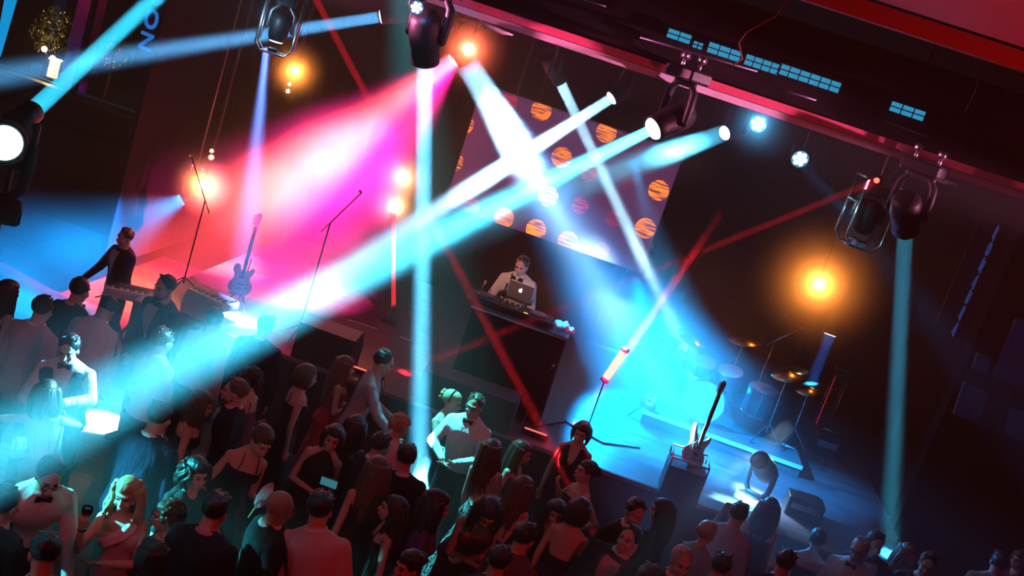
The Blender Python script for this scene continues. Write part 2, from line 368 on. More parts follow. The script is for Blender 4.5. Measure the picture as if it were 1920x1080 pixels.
# service slot above the header: glazed blue strips and pipes
gl = emis('blue_lit_glass', (.02, .30, .52), 1.0)
for k, (xa, ya, xb, yb, hh) in enumerate([(1251, 62, 1296, 74, 15), (1299, 82, 1318, 88, 11), (1327, 88, 1389, 107, 17), (1397, 110, 1461, 132, 17), (1460, 130, 1576, 164, 17), (1668, 201, 1735, 216, 16)]):
    a = P(xa, ya, y=HY-.08); b_ = P(xb, yb, y=HY-.08); L = (b_-a).length; h = hh*8.3/FPX
    t = thing('clerestory_window', ('small blue lit window at the left end of the dark header', 'tiny blue lit window second along the dark header', 'blue lit window third along the dark header', 'blue lit window in the middle of the dark header', 'longest blue lit window of the dark header', 'separate blue lit window furthest right on the header')[k], 'window', ((a.x+b_.x)/2, HY-.07, (a.z+b_.z)/2))
    MB().box((0, 0, 0), (L, .012, h*1.25)).build('pane', gl, t)
    fr = MB()
    for z in (-.63, 0, .63): fr.box((0, -.01, z*h), (L+.02, .012, .008))
    nb_ = max(2, round(L/.075))
    for i in range(nb_+1): fr.box((-L/2+L*i/nb_, -.01, 0), (.007, .012, h*1.3))
    fr.build('glazing_bars', BLACKM, t)
for k, (xa, ya, xb, yb, lab) in enumerate([(1200, 70, 1420, 134, 'thin blue grey pipe below the left header windows'), (1440, 160, 1530, 188, 'short pipe below the longest header window'), (1655, 226, 1740, 256, 'short brass pipe below the furthest right header window'), (1090, -2, 1136, 12, 'pale pipe at the top of the header, upper centre')]):
    a = P(xa, ya, y=HY-.16); b_ = P(xb, yb, y=HY-.16)
    o = MB().tube([a-a, (b_-a)*.5, b_-a], .009, 8).build('ceiling_pipe', mat('pipe_grey', (.12, .13, .17), .4, .7, vary=.2), None, True); o.location = a; tag(o, lab, 'pipe')
for k, pts in enumerate([[(1478, -5), (1455, 30), (1400, 60), (1385, 80), (1392, 110), (1375, 122)], [(1845, 105), (1830, 170), (1800, 230), (1778, 255)], [(1052, 70), (1040, 110), (1022, 150), (1014, 190)]]):
    pp = [P(a, b, y=(HY-.22 if k < 1 else HY-.045)) for a, b in pts]; a = pp[0]
    o = MB().tube([p-a for p in pp], .006, 6).build('hanging_cable', mat('cable_red' if k == 0 else 'cable_black', (.25, .04, .03) if k == 0 else (.02, .02, .02), .5, vary=.2), None, True); o.location = a
    tag(o, ('reddish looped cable hanging in front of the blue header windows', 'thin cable hanging on the header at the far right', 'black cable running from the header down to the video wall')[k], 'cable')
for k, (x, y_, lab) in enumerate([(1865, 287, 'tiny amber downlight, left of two at the far right'), (1902, 287, 'tiny amber downlight, right of two at the far right')]):
    p = P(x, y_, y=11.5); t = thing('downlight', lab, 'lamp', p)
    MB().lathe([(.0, 0), (.03, 0), (.035, .01), (.04, .06), (0, .06)]).build('housing', BLACKM, t, True); MB().tube([(0, 0, .05), (0, 0, 7.26-p.z)], .006, 6).build('drop_rod', BLACKM, t); MB().lathe([(0, -.004), (.026, -.004), (.026, 0), (0, 0)]).build('lens', emis('amber_dim', (1, .3, .05), 1.2), t)
for k, (xa, ya, xb, yb, lab) in enumerate([(900, 40, 963, 66, 'thin dark drip rail under the header by the red lamp'), (1722, 318, 1796, 347, 'pink underside strip hanging below the header at right')]):
    a = P(xa, ya, y=HY+.1); b_ = P(xb, yb, y=HY+.1); v = b_-a
    o = MB().tube([v*0, v*.3+Vector((0, 0, -.012)), v*.7+Vector((0, 0, -.012)), v], [.006, .018, .018, .004], 8).build('cable_tray', lip, None, True); o.location = a; tag(o, lab, 'rail')

# ------------------------------------------------------------------ the video wall
q0, q1, q2, q3 = P(905, 150, y=16), P(1275, 290, y=16), P(1210, 508, y=16), P(835, 391, y=16)
sx0, sx1, sz0, sz1 = (q0.x+q3.x)/2, (q1.x+q2.x)/2, (q2.z+q3.z)/2, (q0.z+q1.z)/2
SWd, SHt = sx1-sx0, sz1-sz0
vw = thing('led_video_wall', 'hanging video wall showing rows of orange striped discs', 'screen', (sx0, 16, sz0))
def screenmat():
    m = bpy.data.materials.new('led_picture'); m.use_nodes = True; nt = m.node_tree; b = nt.nodes['Principled BSDF']
    b.inputs['Base Color'].default_value = (.02, .015, .02, 1); b.inputs['Roughness'].default_value = .35
    N = nt.nodes.new; Lk = nt.links.new
    tc = N('ShaderNodeTexCoord'); sp = N('ShaderNodeSeparateXYZ'); Lk(tc.outputs['Object'], sp.inputs[0])
    dots = [(870, 232, 1), (850, 302, 1), (1015, 207, 1), (1137, 248, 1), (1053, 295, 1), (1028, 368, 1), (945, 408, 1), (1005, 430, 1.6), (1065, 452, 1), (1088, 385, .35), (1235, 357, 1.15), (1210, 428, 1.15), (1176, 340, .06), (885, 385, .3), (1128, 470, .35), (992, 262, .3), (1105, 325, .3), (955, 190, .3), (1150, 410, .15), (968, 338, .2)]
    def M(op, a, b_=None, c=None):
        n = N('ShaderNodeMath'); n.operation = op
        for i, x in enumerate((a, b_, c)):
            if x is None: continue
            if isinstance(x, (int, float)): n.inputs[i].default_value = x
            else: Lk(x, n.inputs[i])
        return n.outputs[0]
    tot = None; dim = None
    for px, py, s in dots:
        c = P(px, py, y=16); cx, cz = c.x-sx0, c.z-sz0
        dx = M('SUBTRACT', sp.outputs[0], cx); dz = M('SUBTRACT', sp.outputs[2], cz)
        d = M('SQRT', M('ADD', M('MULTIPLY', dx, dx), M('MULTIPLY', dz, dz)))
        r = .145 if s >= .9 else .12
        k = M('MULTIPLY', M('LESS_THAN', d, r), s)
        if s >= .9: tot = k if tot is None else M('ADD', tot, k)
        else: dim = k if dim is None else M('ADD', dim, k)
    nz = N('ShaderNodeTexNoise'); nz.inputs['Scale'].default_value = 3; mp = N('ShaderNodeMapping'); mp.inputs['Scale'].default_value = (1.2, 1, 14)
    mp.inputs['Rotation'].default_value = (0, math.radians(-4), 0); Lk(tc.outputs['Object'], mp.inputs[0]); Lk(mp.outputs[0], nz.inputs['Vector'])
    stripe = N('ShaderNodeMapRange'); stripe.inputs[1].default_value = .44; stripe.inputs[2].default_value = .52; stripe.inputs[3].default_value = .1; stripe.inputs[4].default_value = 1.0; Lk(nz.outputs[0], stripe.inputs[0])
    line = M('GREATER_THAN', M('FRACT', M('MULTIPLY', sp.outputs[2], 38.0)), .35); line = M('ADD', M('MULTIPLY', line, .6), .4)
    a = M('MULTIPLY', tot, stripe.outputs[0]); bdim = M('MULTIPLY', dim, stripe.outputs[0])
    c1 = N('ShaderNodeMix'); c1.data_type = 'RGBA'; c1.inputs[6].default_value = (.13, .03, .11, 1); c1.inputs[7].default_value = (2.0, .42, .05, 1); Lk(a, c1.inputs[0]); c1.clamp_factor = False
    c2 = N('ShaderNodeMix'); c2.data_type = 'RGBA'; c2.inputs[7].default_value = (2.0, .04, .12, 1); Lk(c1.outputs[2], c2.inputs[6]); Lk(bdim, c2.inputs[0]); c2.clamp_factor = False
    Lk(c2.outputs[2], b.inputs['Emission Color']); Lk(line, b.inputs['Emission Strength'])
    return m
MB().box((SWd/2, 0, SHt/2), (SWd, .02, SHt)).build('screen_face', screenmat(), vw)
fr = MB()
for i in range(7): fr.box((SWd*i/6, .05, SHt/2), (.03, .06, SHt))
for j in range(5): fr.box((SWd/2, .05, SHt*j/4), (SWd, .06, .03))
fr.build('cabinet_frame', BLACKM, vw)
for i in (1, 5): MB().tube([(SWd*i/6, .05, SHt), (SWd*i/6, .05, 7.25-sz0)], .012, 8).build('hanging_chain', GUNM, vw)
def hazemat(dens, power=2.5, noise=0, nscale=1.5):
    m = bpy.data.materials.new('thick_haze'); m.use_nodes = True; t = m.node_tree; t.nodes.clear(); N = t.nodes.new; Lk = t.links.new
    o = N('ShaderNodeOutputMaterial'); v = N('ShaderNodeVolumeScatter'); v.inputs['Anisotropy'].default_value = .1; tc = N('ShaderNodeTexCoord'); vl = N('ShaderNodeVectorMath'); vl.operation = 'LENGTH'
    mr = N('ShaderNodeMapRange'); mr.inputs[1].default_value = 1; mr.inputs[2].default_value = 0; pw = N('ShaderNodeMath'); pw.operation = 'POWER'; pw.inputs[1].default_value = power
    ml = N('ShaderNodeMath'); ml.operation = 'MULTIPLY'; ml.inputs[1].default_value = dens
    Lk(tc.outputs['Object'], vl.inputs[0]); Lk(vl.outputs['Value'], mr.inputs[0]); Lk(mr.outputs[0], pw.inputs[0]); Lk(pw.outputs[0], ml.inputs[0]); out = ml.outputs[0]
    if noise:
        nz = N('ShaderNodeTexNoise'); nz.inputs['Scale'].default_value = nscale; nz.inputs['Detail'].default_value = 3; r = N('ShaderNodeMapRange'); r.inputs[1].default_value = .38; r.inputs[2].default_value = .68; r.inputs[3].default_value = 1-noise; r.inputs[4].default_value = 1+noise
        m2 = N('ShaderNodeMath'); m2.operation = 'MULTIPLY'; Lk(tc.outputs['Object'], nz.inputs['Vector']); Lk(nz.outputs[0], r.inputs[0]); Lk(out, m2.inputs[0]); Lk(r.outputs[0], m2.inputs[1]); out = m2.outputs[0]
    Lk(out, v.inputs['Density']); Lk(v.outputs[0], o.inputs['Volume']); return m
def haze(c, r, dens, label, power=1.2, noise=.6, nscale=1.6):
    h = MB().ell((0, 0, 0), 1.0, None, 32, 20).build('haze_bank', hazemat(dens, power, noise, nscale), None, True); h.location = c; h.scale = r
    tag(h, label, 'haze', None, 'stuff'); return h
# ------------------------------------------------------------------ stage lamps
def moving_head(px, py, y, t, label, lensmat, hang=True, s=1.0, facing=None, body=None):
    """lamp whose lens is seen at (px, py); t = point it is aimed at"""
    L = P(px, py, y=y) if not isinstance(px, Vector) else px
    d = (Vector(t)-L).normalized(); bm = body or BLACKP
    piv = L-d*.2*s; sg = 1 if hang else -1
    yaw_ = math.atan2(d.y, d.x)
    r = thing('moving_head_light', label, 'stage light', piv)
    R = np.array(rot_to(d)); ax = np.array([-math.sin(yaw_), math.cos(yaw_), 0.])
    hd = MB().lathe([(.0, -.17), (.075, -.17), (.105, -.13), (.115, -.02), (.11, .05), (.098, .10), (.1, .12), (.1, .19), (.092, .195), (.088, .18), (0, .18)], R=R, n=28)
    hd.v = [v*s for v in hd.v]; hd.build('lamp_head', bm, r, True)
    MB().lathe([(0, 0), (.084, 0), (.08, .012), (.05, .02), (0, .022)], c=R@np.array([0, 0, .182*s]), R=R*s, n=24).build('lens', lensmat, r, True)
    yk = MB(); up = np.array([0, 0, sg*1.])
    for q in (-1, 1):
        a = ax*q*.135*s; yk.tube([a, a+up*.12*s, a*.93+up*.22*s, a*.6+up*.27*s], [.028*s, .03*s, .03*s, .024*s], 10, True)
    yk.tube([-ax*.09*s+up*.28*s, ax*.09*s+up*.28*s], .026*s, 10, True); yk.build('yoke', bm, r, True)
    Rb = np.array(Matrix.Rotation(yaw_, 3, 'Z'))
    bs = MB().box(up*.345*s, (.22*s, .30*s, .09*s), Rb, .015*s); bs.build('base_box', bm, r)
    top = piv+Vector(up*.44*s)
    if hang and y and y > 9 or isinstance(px, Vector) and piv.y > 9: MB().tube([up*.38*s, (0, 0, 7.26-piv.z)] if hang else [up*.38*s, (0, 0, -piv.z)], .018, 8).build('drop_pipe' if hang else 'stand_pole', BLACKM, r, True)
    elif not hang and piv.z > 2: MB().tube([up*.38*s, (0, 0, -piv.z)], .02, 8).build('stand_pole', BLACKM, r, True)
    if hang:
        for q in (-1, 1):
            c = up*.42*s+ax*q*.09*s; MB().tube([c-np.array([0, 0, .04*s]), c+np.array([0, 0, .03*s])], .014*s, 8).tube([c+np.array([0, 0, .05*s])-ax*.025*s, c+np.array([0, 0, .05*s])+ax*.025*s], .03*s, 10).build('clamp', ALU, r, True)
    return r, L, d
LC = emis('lens_cyan', (.45, .95, 1.0), 6); LI = emis('lens_ice', (.8, .9, 1), 5); LR = emis('lens_red', (1, .08, .06), 3); LD = mat('lens_dark', (.02, .03, .05), .05, vary=.1)
# A: over the header centre right, long beam to the lower left
T = P(-330, 1010, y=5.2)
_, L, d = moving_head(1222, 243, 8.5, T, 'black hanging lamp head firing the long cyan beam down to the left', LC)
area_beam('beam_long', L+d*.02, T, .08, 7.0, 520, (.05, .56, .85))
# B: behind the beam, wide short beam
T = P(600, 515, y=10.0)
_, L, d = moving_head(1357, 250, 13.5, T, 'dark lamp head at the bright truncated beam end right of centre', LC)
area_beam('beam_wide', L+d*.02, T, .20, 9, 70, CYAN)
# C, D: pair crossing over the video wall
T = P(1212, 500, y=15.2)
_, L, d = moving_head(1051, 155, 14.0, T, 'lamp head of the crossing pair, leftmost, aimed down right', LI)
area_beam('beam_cross', L+d*.02, T, .13, 3.2, 170, ICE)
T = P(700, 470, y=12.5)
_, L, d = moving_head(1145, 185, 14.0, T, 'lamp head of the crossing pair, rightmost, aimed down left', LI)
area_beam('beam_cross', L+d*.02, T, .13, 5, 190, ICE)
# E: left of the header, blue beam to the left
T = P(-60, 150, y=12.5)
_, L, d = moving_head(712, 32, 14.0, T, 'lamp head at upper centre left aimed sideways to the left', LI)
area_beam('beam_side', L+d*.02, T, .14, 4.5, 130, (.12, .5, 1))
# F: big hanging head aimed straight down
T = P(786, 935, z=.4)
_, L, d = moving_head(797, 118, 8.6, T, 'hanging lamp head against the red glow, pointing straight down', LI, s=1.1)
area_beam('beam_down', L+d*.02, T, .13, 2.6, 190, CYAN)
# G: right hanging head aimed straight down
T = P(1662, 1130, z=.2)
_, L, d = moving_head(1697, 432, 8.74, T, 'hanging lamp head at right, pinkish housing, pointing straight down', emis('lens_teal', (.02, .25, .35), 1), s=1.0)
area_beam('beam_down', L+d*.02, T, .12, 2.4, 22, (.04, .5, .8))
# H: close lamp at the left edge and the cyan shaft above it
C = P(8, 268, y=7.4)
r_, L, d = moving_head(C, 0, 0, C+(Vector((0, .2, 5.1))-C), 'close lamp at the left edge with a large glowing round lens', LC, hang=False, s=1.45, body=mat('lamp_matt_black', (.003, .003, .004), .9, vary=.1))
T = P(330, -40, y=11.0)
_, L, d = moving_head(62, 208, 8.2, T, 'lamp head at upper left firing a cyan shaft up to the right', LC, hang=False, s=.9)
area_beam('beam_shaft', L+d*.02, T, .14, 1.5, 130, (.03, .6, .9))
# I: twin source in the red glow
A = P(856, 108, y=12.7)
T = P(470, 405, y=8.5)
_, L, d = moving_head(A, 0, 0, T, 'lamp head in the red glow throwing a wide red and pink cone', emis('lens_hot', (1, .6, .5), 14))
area_beam('cone_red', L+d*.03, P(612, 290, y=13.6), .16, 22, 1500, (1, .085, .03))
area_beam('cone_magenta', L+d*.03, P(560, 400, y=14.4), .16, 44, 1300, (1, .015, .28))
T = P(1290, 790, y=13.4)
_, L, d = moving_head(P(876, 118, y=11.9), 0, 0, T, 'lamp head beside the red cone throwing the white blue cone to the drums', emis('lens_white', (.8, .9, 1), 14))
area_beam('cone_ice', L+d*.03, P(1185, 640, z=STZ), .26, 9, 340, ICE)
area_beam('cone_blue', L+d*.03, T, .16, 25, 380, (.01, .34, 1))
# J: blue wash behind the table, drums and right floor
_, L, d = moving_head(1193, 528, 16.2, P(1230, 900, z=1.1), 'dark lamp head under the lower right corner of the video wall', LD)
area_beam('wash_blue', L+d*.05, P(1270, 800, z=1.2), .16, 60, 240, (.0, .34, 1))
# K: left blue wash
_, L, d = moving_head(345, 372, 14.2, P(60, 560, y=11), 'dim lamp head at left below the orange lamps throwing blue to the left', LD, s=.8)
area_beam('wash_left', L+d*.05, P(90, 500, y=13.5), .16, 64, 480, (.0, .28, .9))
area_beam('drum_fill_light', P(1185, 300, y=12.8), P(1330, 800, y=13.6), .1, 22, 22, (.02, .45, 1))  # added light with no lamp body, brightens the drums
area_beam('case_fill_light', P(882, 130, y=11.9), P(1315, 840, z=1.6), .1, 5, 30, (.25, .8, 1))  # added light hidden inside the blue cone, picks out the cased guitar
# floor lamp heads
_, L, d = moving_head(1424, 862, 12.35, P(1330, 700, y=11), 'round moving head lamp standing on the lit stage edge at right', LD, hang=False, s=1.15, body=mat('lamp_grey', (.3, .3, .32), .35, .3, vary=.1))
area_beam('rim_light', P(1475, 800, y=14.6), L, .2, 7, 4, ICE)
area_beam('stage_glow', P(1395, 842, y=13.2), P(1425, 935, z=1.1), .3, 50, 34, ICE)
# framed lamps
def framed(cx, cy, y, lens, T, label, lensm, w=.30, h=.62, tilt=0):
    c = P(cx, cy, y=y)
    t = thing('framed_stage_light', label, 'stage light', (c.x, y, c.z-h/2), tilt)
    fr = MB(); r = .012
    for yy in (-.14, .14):
        fr.tube([(-w/2, yy, h*1.15), (-w/2, yy, .07), (-w/2+.06, yy, 0), (w/2-.06, yy, 0), (w/2, yy, .07), (w/2, yy, h*1.15)], r, 8)
    for x in (-w/2+.06, w/2-.06): fr.tube([(x, -.14, 0), (x, .14, 0)], r, 8)
    for z in (.35, h): fr.tube([(-w/2, -.14, z), (-w/2, .14, z)], r, 8).tube([(w/2, -.14, z), (w/2, .14, z)], r, 8)
    fr.build('cage_frame', mat('cage_tube', (.7, .72, .75), .2, .9, vary=.1), t, True)
    MB().box((0, 0, .03), (.1, .26, .05), None, .01).build('bottom_bracket', CHROME, t)
    MB().lathe([(0, 0), (.075, 0), (.095, .05), (.1, .2), (.085, .27), (0, .28)], c=(0, 0, .12), n=24).build('lamp_head', BLACKP, t, True)
    MB().lathe([(0, 0), (.07, 0), (.06, -.012), (0, -.018)], c=(0, 0, .12), n=20).build('lens', lensm, t, True)
    fb = MB()
    for q in (-1, 1): fb.tube([(q*.125, 0, .24), (q*.12, 0, .4), (q*.06, 0, .47)], .022, 10, True)
    fb.build('yoke', GUNM, t, True); MB().box((0, 0, h*.85), (.2, .2, .09), None, .015).build('base_box', BLACKP, t)
    MB().tube([(0, 0, h*.9), (0, 0, 7.2-(c.z-h/2))], .02, 8).build('drop_pipe', GUNM, t)
    return t, c
t, c = framed(527, 42, 11.2, None, None, 'caged lamp hanging at the top left, frame glinting white and blue', LI, w=.36, h=.62, tilt=15)
area_beam('beam_guitar', P(505, 92, y=11.2), P(452, 600, z=1.1), .13, 9.5, 330, (.14, .28, 1))
bulb('cage_glint', P(500, 30, y=10.9), 9, ICE, .03)
t, c = framed(1627, 400, 9.6, None, None, 'caged lamp hanging at the right with small red lens and cyan glints', LD, w=.30, h=.56, tilt=10)
p = P(1643, 338, y=9.5); rl = thing('laser_projector', 'small red glowing projector inside the right cage', 'stage light', p)
MB().box((0, .06, 0), (.1, .12, .09), None, .01).build('case', BLACKP, rl); MB().lathe([(0, 0), (.02, 0), (.022, .02), (0, .02)], R=np.array(rot_to((0, -1, 0))), c=(0, 0, 0)).build('lens', emis('lens_laser', (1, .05, .03), 8), rl, True)
bulb('cage_glint', P(1585, 385, y=9.3), 2.2, (.2, .8, 1), .03)
# flat round LED lamps
def par(px, py, y, t, label, c, es, s=1.0, hang=True):
    L = P(px, py, y=y); d = (Vector(t)-L).normalized(); R = np.array(rot_to(d))
    r = thing('led_par_light', label, 'stage light', L)
    h = MB().lathe([(0, -.10), (.07, -.10), (.09, -.06), (.10, 0), (.10, .012), (.092, .012), (.088, .0), (0, 0)], R=R, n=24); h.v = [v*s for v in h.v]; h.build('housing', BLACKP, r, True)
    for i in range(7):
        a = i*math.pi/3; rr = 0 if i == 6 else .055
        MB().lathe([(0, 0), (.024, 0), (.02, .012), (0, .016)], c=(R@np.array([math.cos(a)*rr, math.sin(a)*rr, .004]))*s, R=R*s, n=12).build('led_cell', emis('led_'+c, {'cyan': (.35, .85, 1), 'ice': (.8, .9, 1)}[c], es), r, True)
    u = 1 if hang else -1
    MB().tube([R@np.array([.1, 0, -.03])*s, R@np.array([.1, 0, -.03])*s+np.array([0, 0, .12*u*s]), R@np.array([-.1, 0, -.03])*s+np.array([0, 0, .12*u*s]), R@np.array([-.1, 0, -.03])*s], .008, 6).build('bracket', BLACKM, r)
    MB().tube([(0, 0, .1*u*s), (0, 0, (7.26-L.z) if hang else (STZ-L.z))], .010, 6).build('support_pole', BLACKM, r)
    return r, L, d
_, L, d = par(1422, 232, 12.5, (0, .5, 4.8), 'bright cyan flower shaped lamp at upper right, largest glow', 'cyan', 30); bulb('par_glow', L+d*.08, 13, (.02, .45, 1), .04); haze(L, (.55,)*3, 2.0, 'added haze sphere making the glow of the brightest cyan lamp', 3, 0)  # dense sphere added to give this lamp its halo
_, L, d = par(1500, 298, 12.5, P(1700, 700, y=8), 'small cyan lamp lower right of the brightest one', 'cyan', 12); area_beam('par_beam', L+d*.03, P(1640, 470, y=12), .1, 12, 4, BLUE)
bulb('par_glow', L+d*.06, 3, (.02, .4, 1), .04)
_, L, d = par(1557, 626, 15.0, P(1470, 860, z=1.1), 'white lamp under the big orange glow, pointing down', 'ice', 9, hang=True); area_beam('par_beam', L+d*.03, P(1465, 860, z=1.1), .14, 6, 16, (.01, .22, 1))
_, L, d = par(781, 14, 8.3, (0, 4, 4.6), 'white blue lamp peeking over the hanging head at top centre', 'ice', 14, s=.55); bulb('par_glow', L+d*.06, 3, (.1, .4, 1), .04)
# small warm blinders
haze(P(1175, 640, y=13.9), (2.2, 1.4, 1.9), .5, 'bank of blue lit haze over the right half of the stage')
haze(P(960, 250, y=13.2), (1.3, 1.1, 1.6), .5, 'added haze brightening the white blue beam near its lamp', 2, .3)  # local puff added so the beam starts bright
haze(P(1230, 285, y=13.2), (1.0, .6, .5), .9, 'added haze brightening the wide cyan beam right of the video wall', 2, .3)  # extra density added to brighten this end of the beam
haze(P(1400, 965, y=10.9), (1.9, 1.2, 1.0), .35, 'blue mist over the guests at the lower right')
haze(P(600, 370, y=13.6), (2.1, 1.3, 1.5), .26, 'bank of pink lit haze left of the down beam')
haze(P(100, 520, y=12.9), (2.2, 1.0, 1.2), .22, 'bank of blue haze at the far left')
def warm(px, py, y, pw, label, s=1.0, es=25, glow=ORANGE, R0=.5, up=True):
    L = P(px, py, y=y); r = thing('warm_stage_lamp', label, 'stage light', L)
    MB().tube([(0, .06*s, .18*s), (0, .06*s, 7.26-L.z)], .005, 6).build('hanging_wire', BLACKM, r)
    R = np.array(rot_to(Vector((0, 0, CAMH))-L))
    MB().lathe([(0, -.09), (.04, -.09), (.06, -.03), (.065, 0), (.058, 0), (.03, -.03), (0, -.03)], R=R*s, n=20).build('reflector', BLACKM, r, True)
    MB().ell((0, 0, 0), .03*s, None, 12, 8).build('bulb', emis('warm_bulb', (1, .62, .25), es), r, True)
    MB().tube([(0, 0, .05*s), (0, .06*s, .12*s), (0, .06*s, .2*s)], .01*s, 6).build('bracket', BLACKM, r)
    if pw:
        bulb('warm_glow', L+(Vector((0, 0, CAMH))-L).normalized()*.07*s, pw, glow, .03)
        h = haze(L, (R0,)*3, 6.0, 'added haze sphere making the glow of the '+label, 3.0, 0); h.name = 'haze_glow'  # dense sphere added to build the halo of the bulb
    return r
warm(1536, 533, 14.5, 80, 'orange lamp with the widest glow, right side', 1.5, 60, R0=1.1)
warm(553, 133, 14.0, 34, 'orange lamp at upper left, topmost of its string', 1.0, 30)
warm(543, 158, 14.0, 0, 'tiny orange lamp just below the upper left glow', .55, 12); warm(540, 171, 14.0, 0, 'tiny orange lamp lowest in the upper left string', .6, 12)
warm(379, 345, 14.0, 55, 'orange lamp with the larger glow at middle left', 1.0, 40)
warm(397, 283, 14.0, 0, 'tiny orange lamp topmost above the middle left glow', .55, 10); warm(396, 295, 14.0, 0, 'tiny orange lamp second above the middle left glow', .7, 14)
warm(757, 332, 14.6, 22, 'pale orange lamp, upper of two beside the down beam', 1.3, 60, (1, .42, .15)); warm(741, 388, 14.6, 22, 'pale orange lamp on top of the red tube', 1.3, 60, (1, .42, .15))
warm(878, 92, 10.8, 26, 'small orange lamp in the pink glow right of the lamp heads', 1.0, 40, (1, .12, .05))
# red tubes and thin red beams
def tube_light(p0, p1, r_, label, em, wide=True):
    t = thing('light_tube', label, 'tube light', p1); v = p0-p1; L = v.length; R = np.array(rot_to(v))
    MB().lathe([(0, 0), (r_, 0), (r_, L), (0, L)], R=R, n=16).build('glowing_tube', em, t, True)
    MB().tube([(0, 0, 0), (0, 0, STZ+.03-p1.z)], .008, 6).build('stand', BLACKM, t); MB().lathe([(0, 0), (.12, 0), (.12, .02), (0, .02)], c=(0, 0, STZ+.018-p1.z)).build('foot', BLACKM, t)
    for z in (-.02, L-.02): MB().lathe([(0, 0), (r_*1.15, 0), (r_*1.15, .045), (0, .045)], c=R@np.array([0, 0, z]), R=R, n=16).build('end_cap', mat('tube_cap', (.6, .3, .3), .3, vary=.1), t, True)
    return t
a, b = P(738, 400, y=14.5), P(738, 574, y=14.5)
tube_light(a, b, .030, 'tall vertical red tube standing left of centre', emis('tube_red', (1, .03, .04), .9))
a, b = P(1172, 656, y=12.2), P(1134, 712, y=12.2)
tube_light(a, b, .042, 'short tilted pink and orange glowing tube in the blue haze', emis('tube_hot', (1, .42, .30), 2.6))
for f in (.2, .5, .8): bulb('tube_glow', b+(a-b)*f+Vector((0, -.12, 0)), 5, (1, .01, .16), .03)
for (xa, ya, ya_, xb, yb, yb_, pw, sz, sp) in [(588, -10, 13, 1000, 775, 11.5, 13, .08, .8), (1636, 342, 9.4, 800, 682, 12.5, 11, .06, 1.2), (1352, 400, 14.6, 1175, 660, 13.6, 3, .10, 1.2)]:
    area_beam('red_laser_beam', P(xa, ya, y=ya_), P(xb, yb, y=yb_), sz, sp, pw, (1, .01, .03))
# ------------------------------------------------------------------ instruments and stage gear
gw = mat('guitar_white', (.8, .8, .82), .25, vary=.05); gk = mat('guitar_dark', (.03, .03, .04), .3, vary=.1); wood = mat('maple', (.5, .3, .14), .4, vary=.2); ros = mat('rosewood', (.09, .04, .025), .5, vary=.2)
def guitar(base, R, label, bm, kind='single', bass=False, sc=1.0, stand=True, name='electric_guitar'):
    """local frame: z along the neck, -y = front face"""
    t = thing(name, label, 'guitar', base, R=R)
    if kind == 'single': ol = [(-.06, .0), (.04, -.01), (.12, .02), (.16, .09), (.155, .16), (.11, .21), (.105, .26), (.135, .32), (.14, .37), (.11, .39), (.07, .35), (.03, .33), (-.035, .33), (-.05, .37), (-.07, .415), (-.11, .42), (-.145, .39), (-.15, .32), (-.115, .26), (-.115, .21), (-.16, .15), (-.165, .08), (-.13, .02)]
    else: ol = [(-.05, .0), (.05, -.005), (.13, .03), (.165, .1), (.15, .17), (.11, .22), (.11, .28), (.14, .36), (.15, .43), (.12, .44), (.08, .37), (.03, .33), (-.03, .33), (-.08, .40), (-.12, .49), (-.155, .49), (-.15, .38), (-.115, .28), (-.115, .22), (-.16, .16), (-.165, .09), (-.13, .03)]
    ol = [(x*sc, z*sc) for x, z in ol]; RX = np.array(Matrix.Rotation(math.pi/2, 3, 'X'))
    b = MB(); b.prism(ol, .042*sc, (0, 0, 0), RX); o = b.build('guitar_body', bm, t)
    bv = o.modifiers.new('b', 'BEVEL'); bv.width = .008; bv.segments = 2; bv.limit_method = 'ANGLE'; BAKE.append(o)
    NL = (.86 if bass else .66)*sc; z0 = .30*sc
    MB().box((0, -.026*sc, z0+NL/2), (.052*sc, .02*sc, NL), None, .006).build('neck', wood, t)
    fb = MB().box((0, -.038*sc, z0-.02+NL/2), (.048*sc, .006, NL+.02)); o = fb.build('fretboard', ros, t)
    f = MB()
    for i in range(18):
        z = z0+NL*(1-2**(-(i+1)/12))*1.35 if False else z0+NL-(NL*1.5)*(1-2**(-(i+1)/12))
        if z > z0-.02: f.box((0, -.0415*sc, z), (.046*sc, .002, .0025))
    f.build('frets', CHROME, t)
    hd = MB().prism([(x*sc, z*sc+z0+NL) for x, z in [(-.026, -.01), (.026, -.01), (.03, .04), (.045, .15), (.035, .19), (0, .2), (-.03, .16), (-.035, .05)]], .016*sc, (0, -.026*sc, 0), RX); hd.build('headstock', wood if bm is gw else bm, t)
    for i in range(4 if bass else 6): MB().tube([(-.034*sc, -.026*sc, z0+NL+(.03+.025*i)*sc), (-.06*sc, -.026*sc, z0+NL+(.03+.025*i)*sc)], .007*sc, 6, True).build('tuning_peg', CHROME, t, True)
    pg = MB().prism([(x*sc, z*sc) for x, z in [(-.03, .08), (.08, .05), (.11, .1), (.09, .2), (.06, .3), (-.04, .31), (-.08, .24)]], .004, (0, -.024*sc, 0), RX); pg.build('pickguard', mat('pickguard_white', (.7, .7, .7), .3, vary=.05), t)
    for z in (.14, .24): MB().box((0, -.028*sc, z*sc), (.08*sc, .012, .026*sc), None, .004).build('pickup', BLACKP, t)
    MB().box((0, -.03*sc, .075*sc), (.075*sc, .014, .04*sc), None, .003).build('bridge', CHROME, t)
    for i in range(2): MB().tube([(.085*sc, -.022*sc, (.10+.05*i)*sc), (.085*sc, -.045*sc, (.10+.05*i)*sc)], .010*sc, 10, True).build('control_knob', BLACKP, t, True)
    st = MB()
    for i in range(4 if bass else 6):
        x = (-.018+.036*i/(3 if bass else 5))*sc; st.tube([(x, -.046*sc, .08*sc), (x*.8, -.044*sc, z0+NL)], .0009, 4)
    st.build('strings', CHROME, t)
    return t
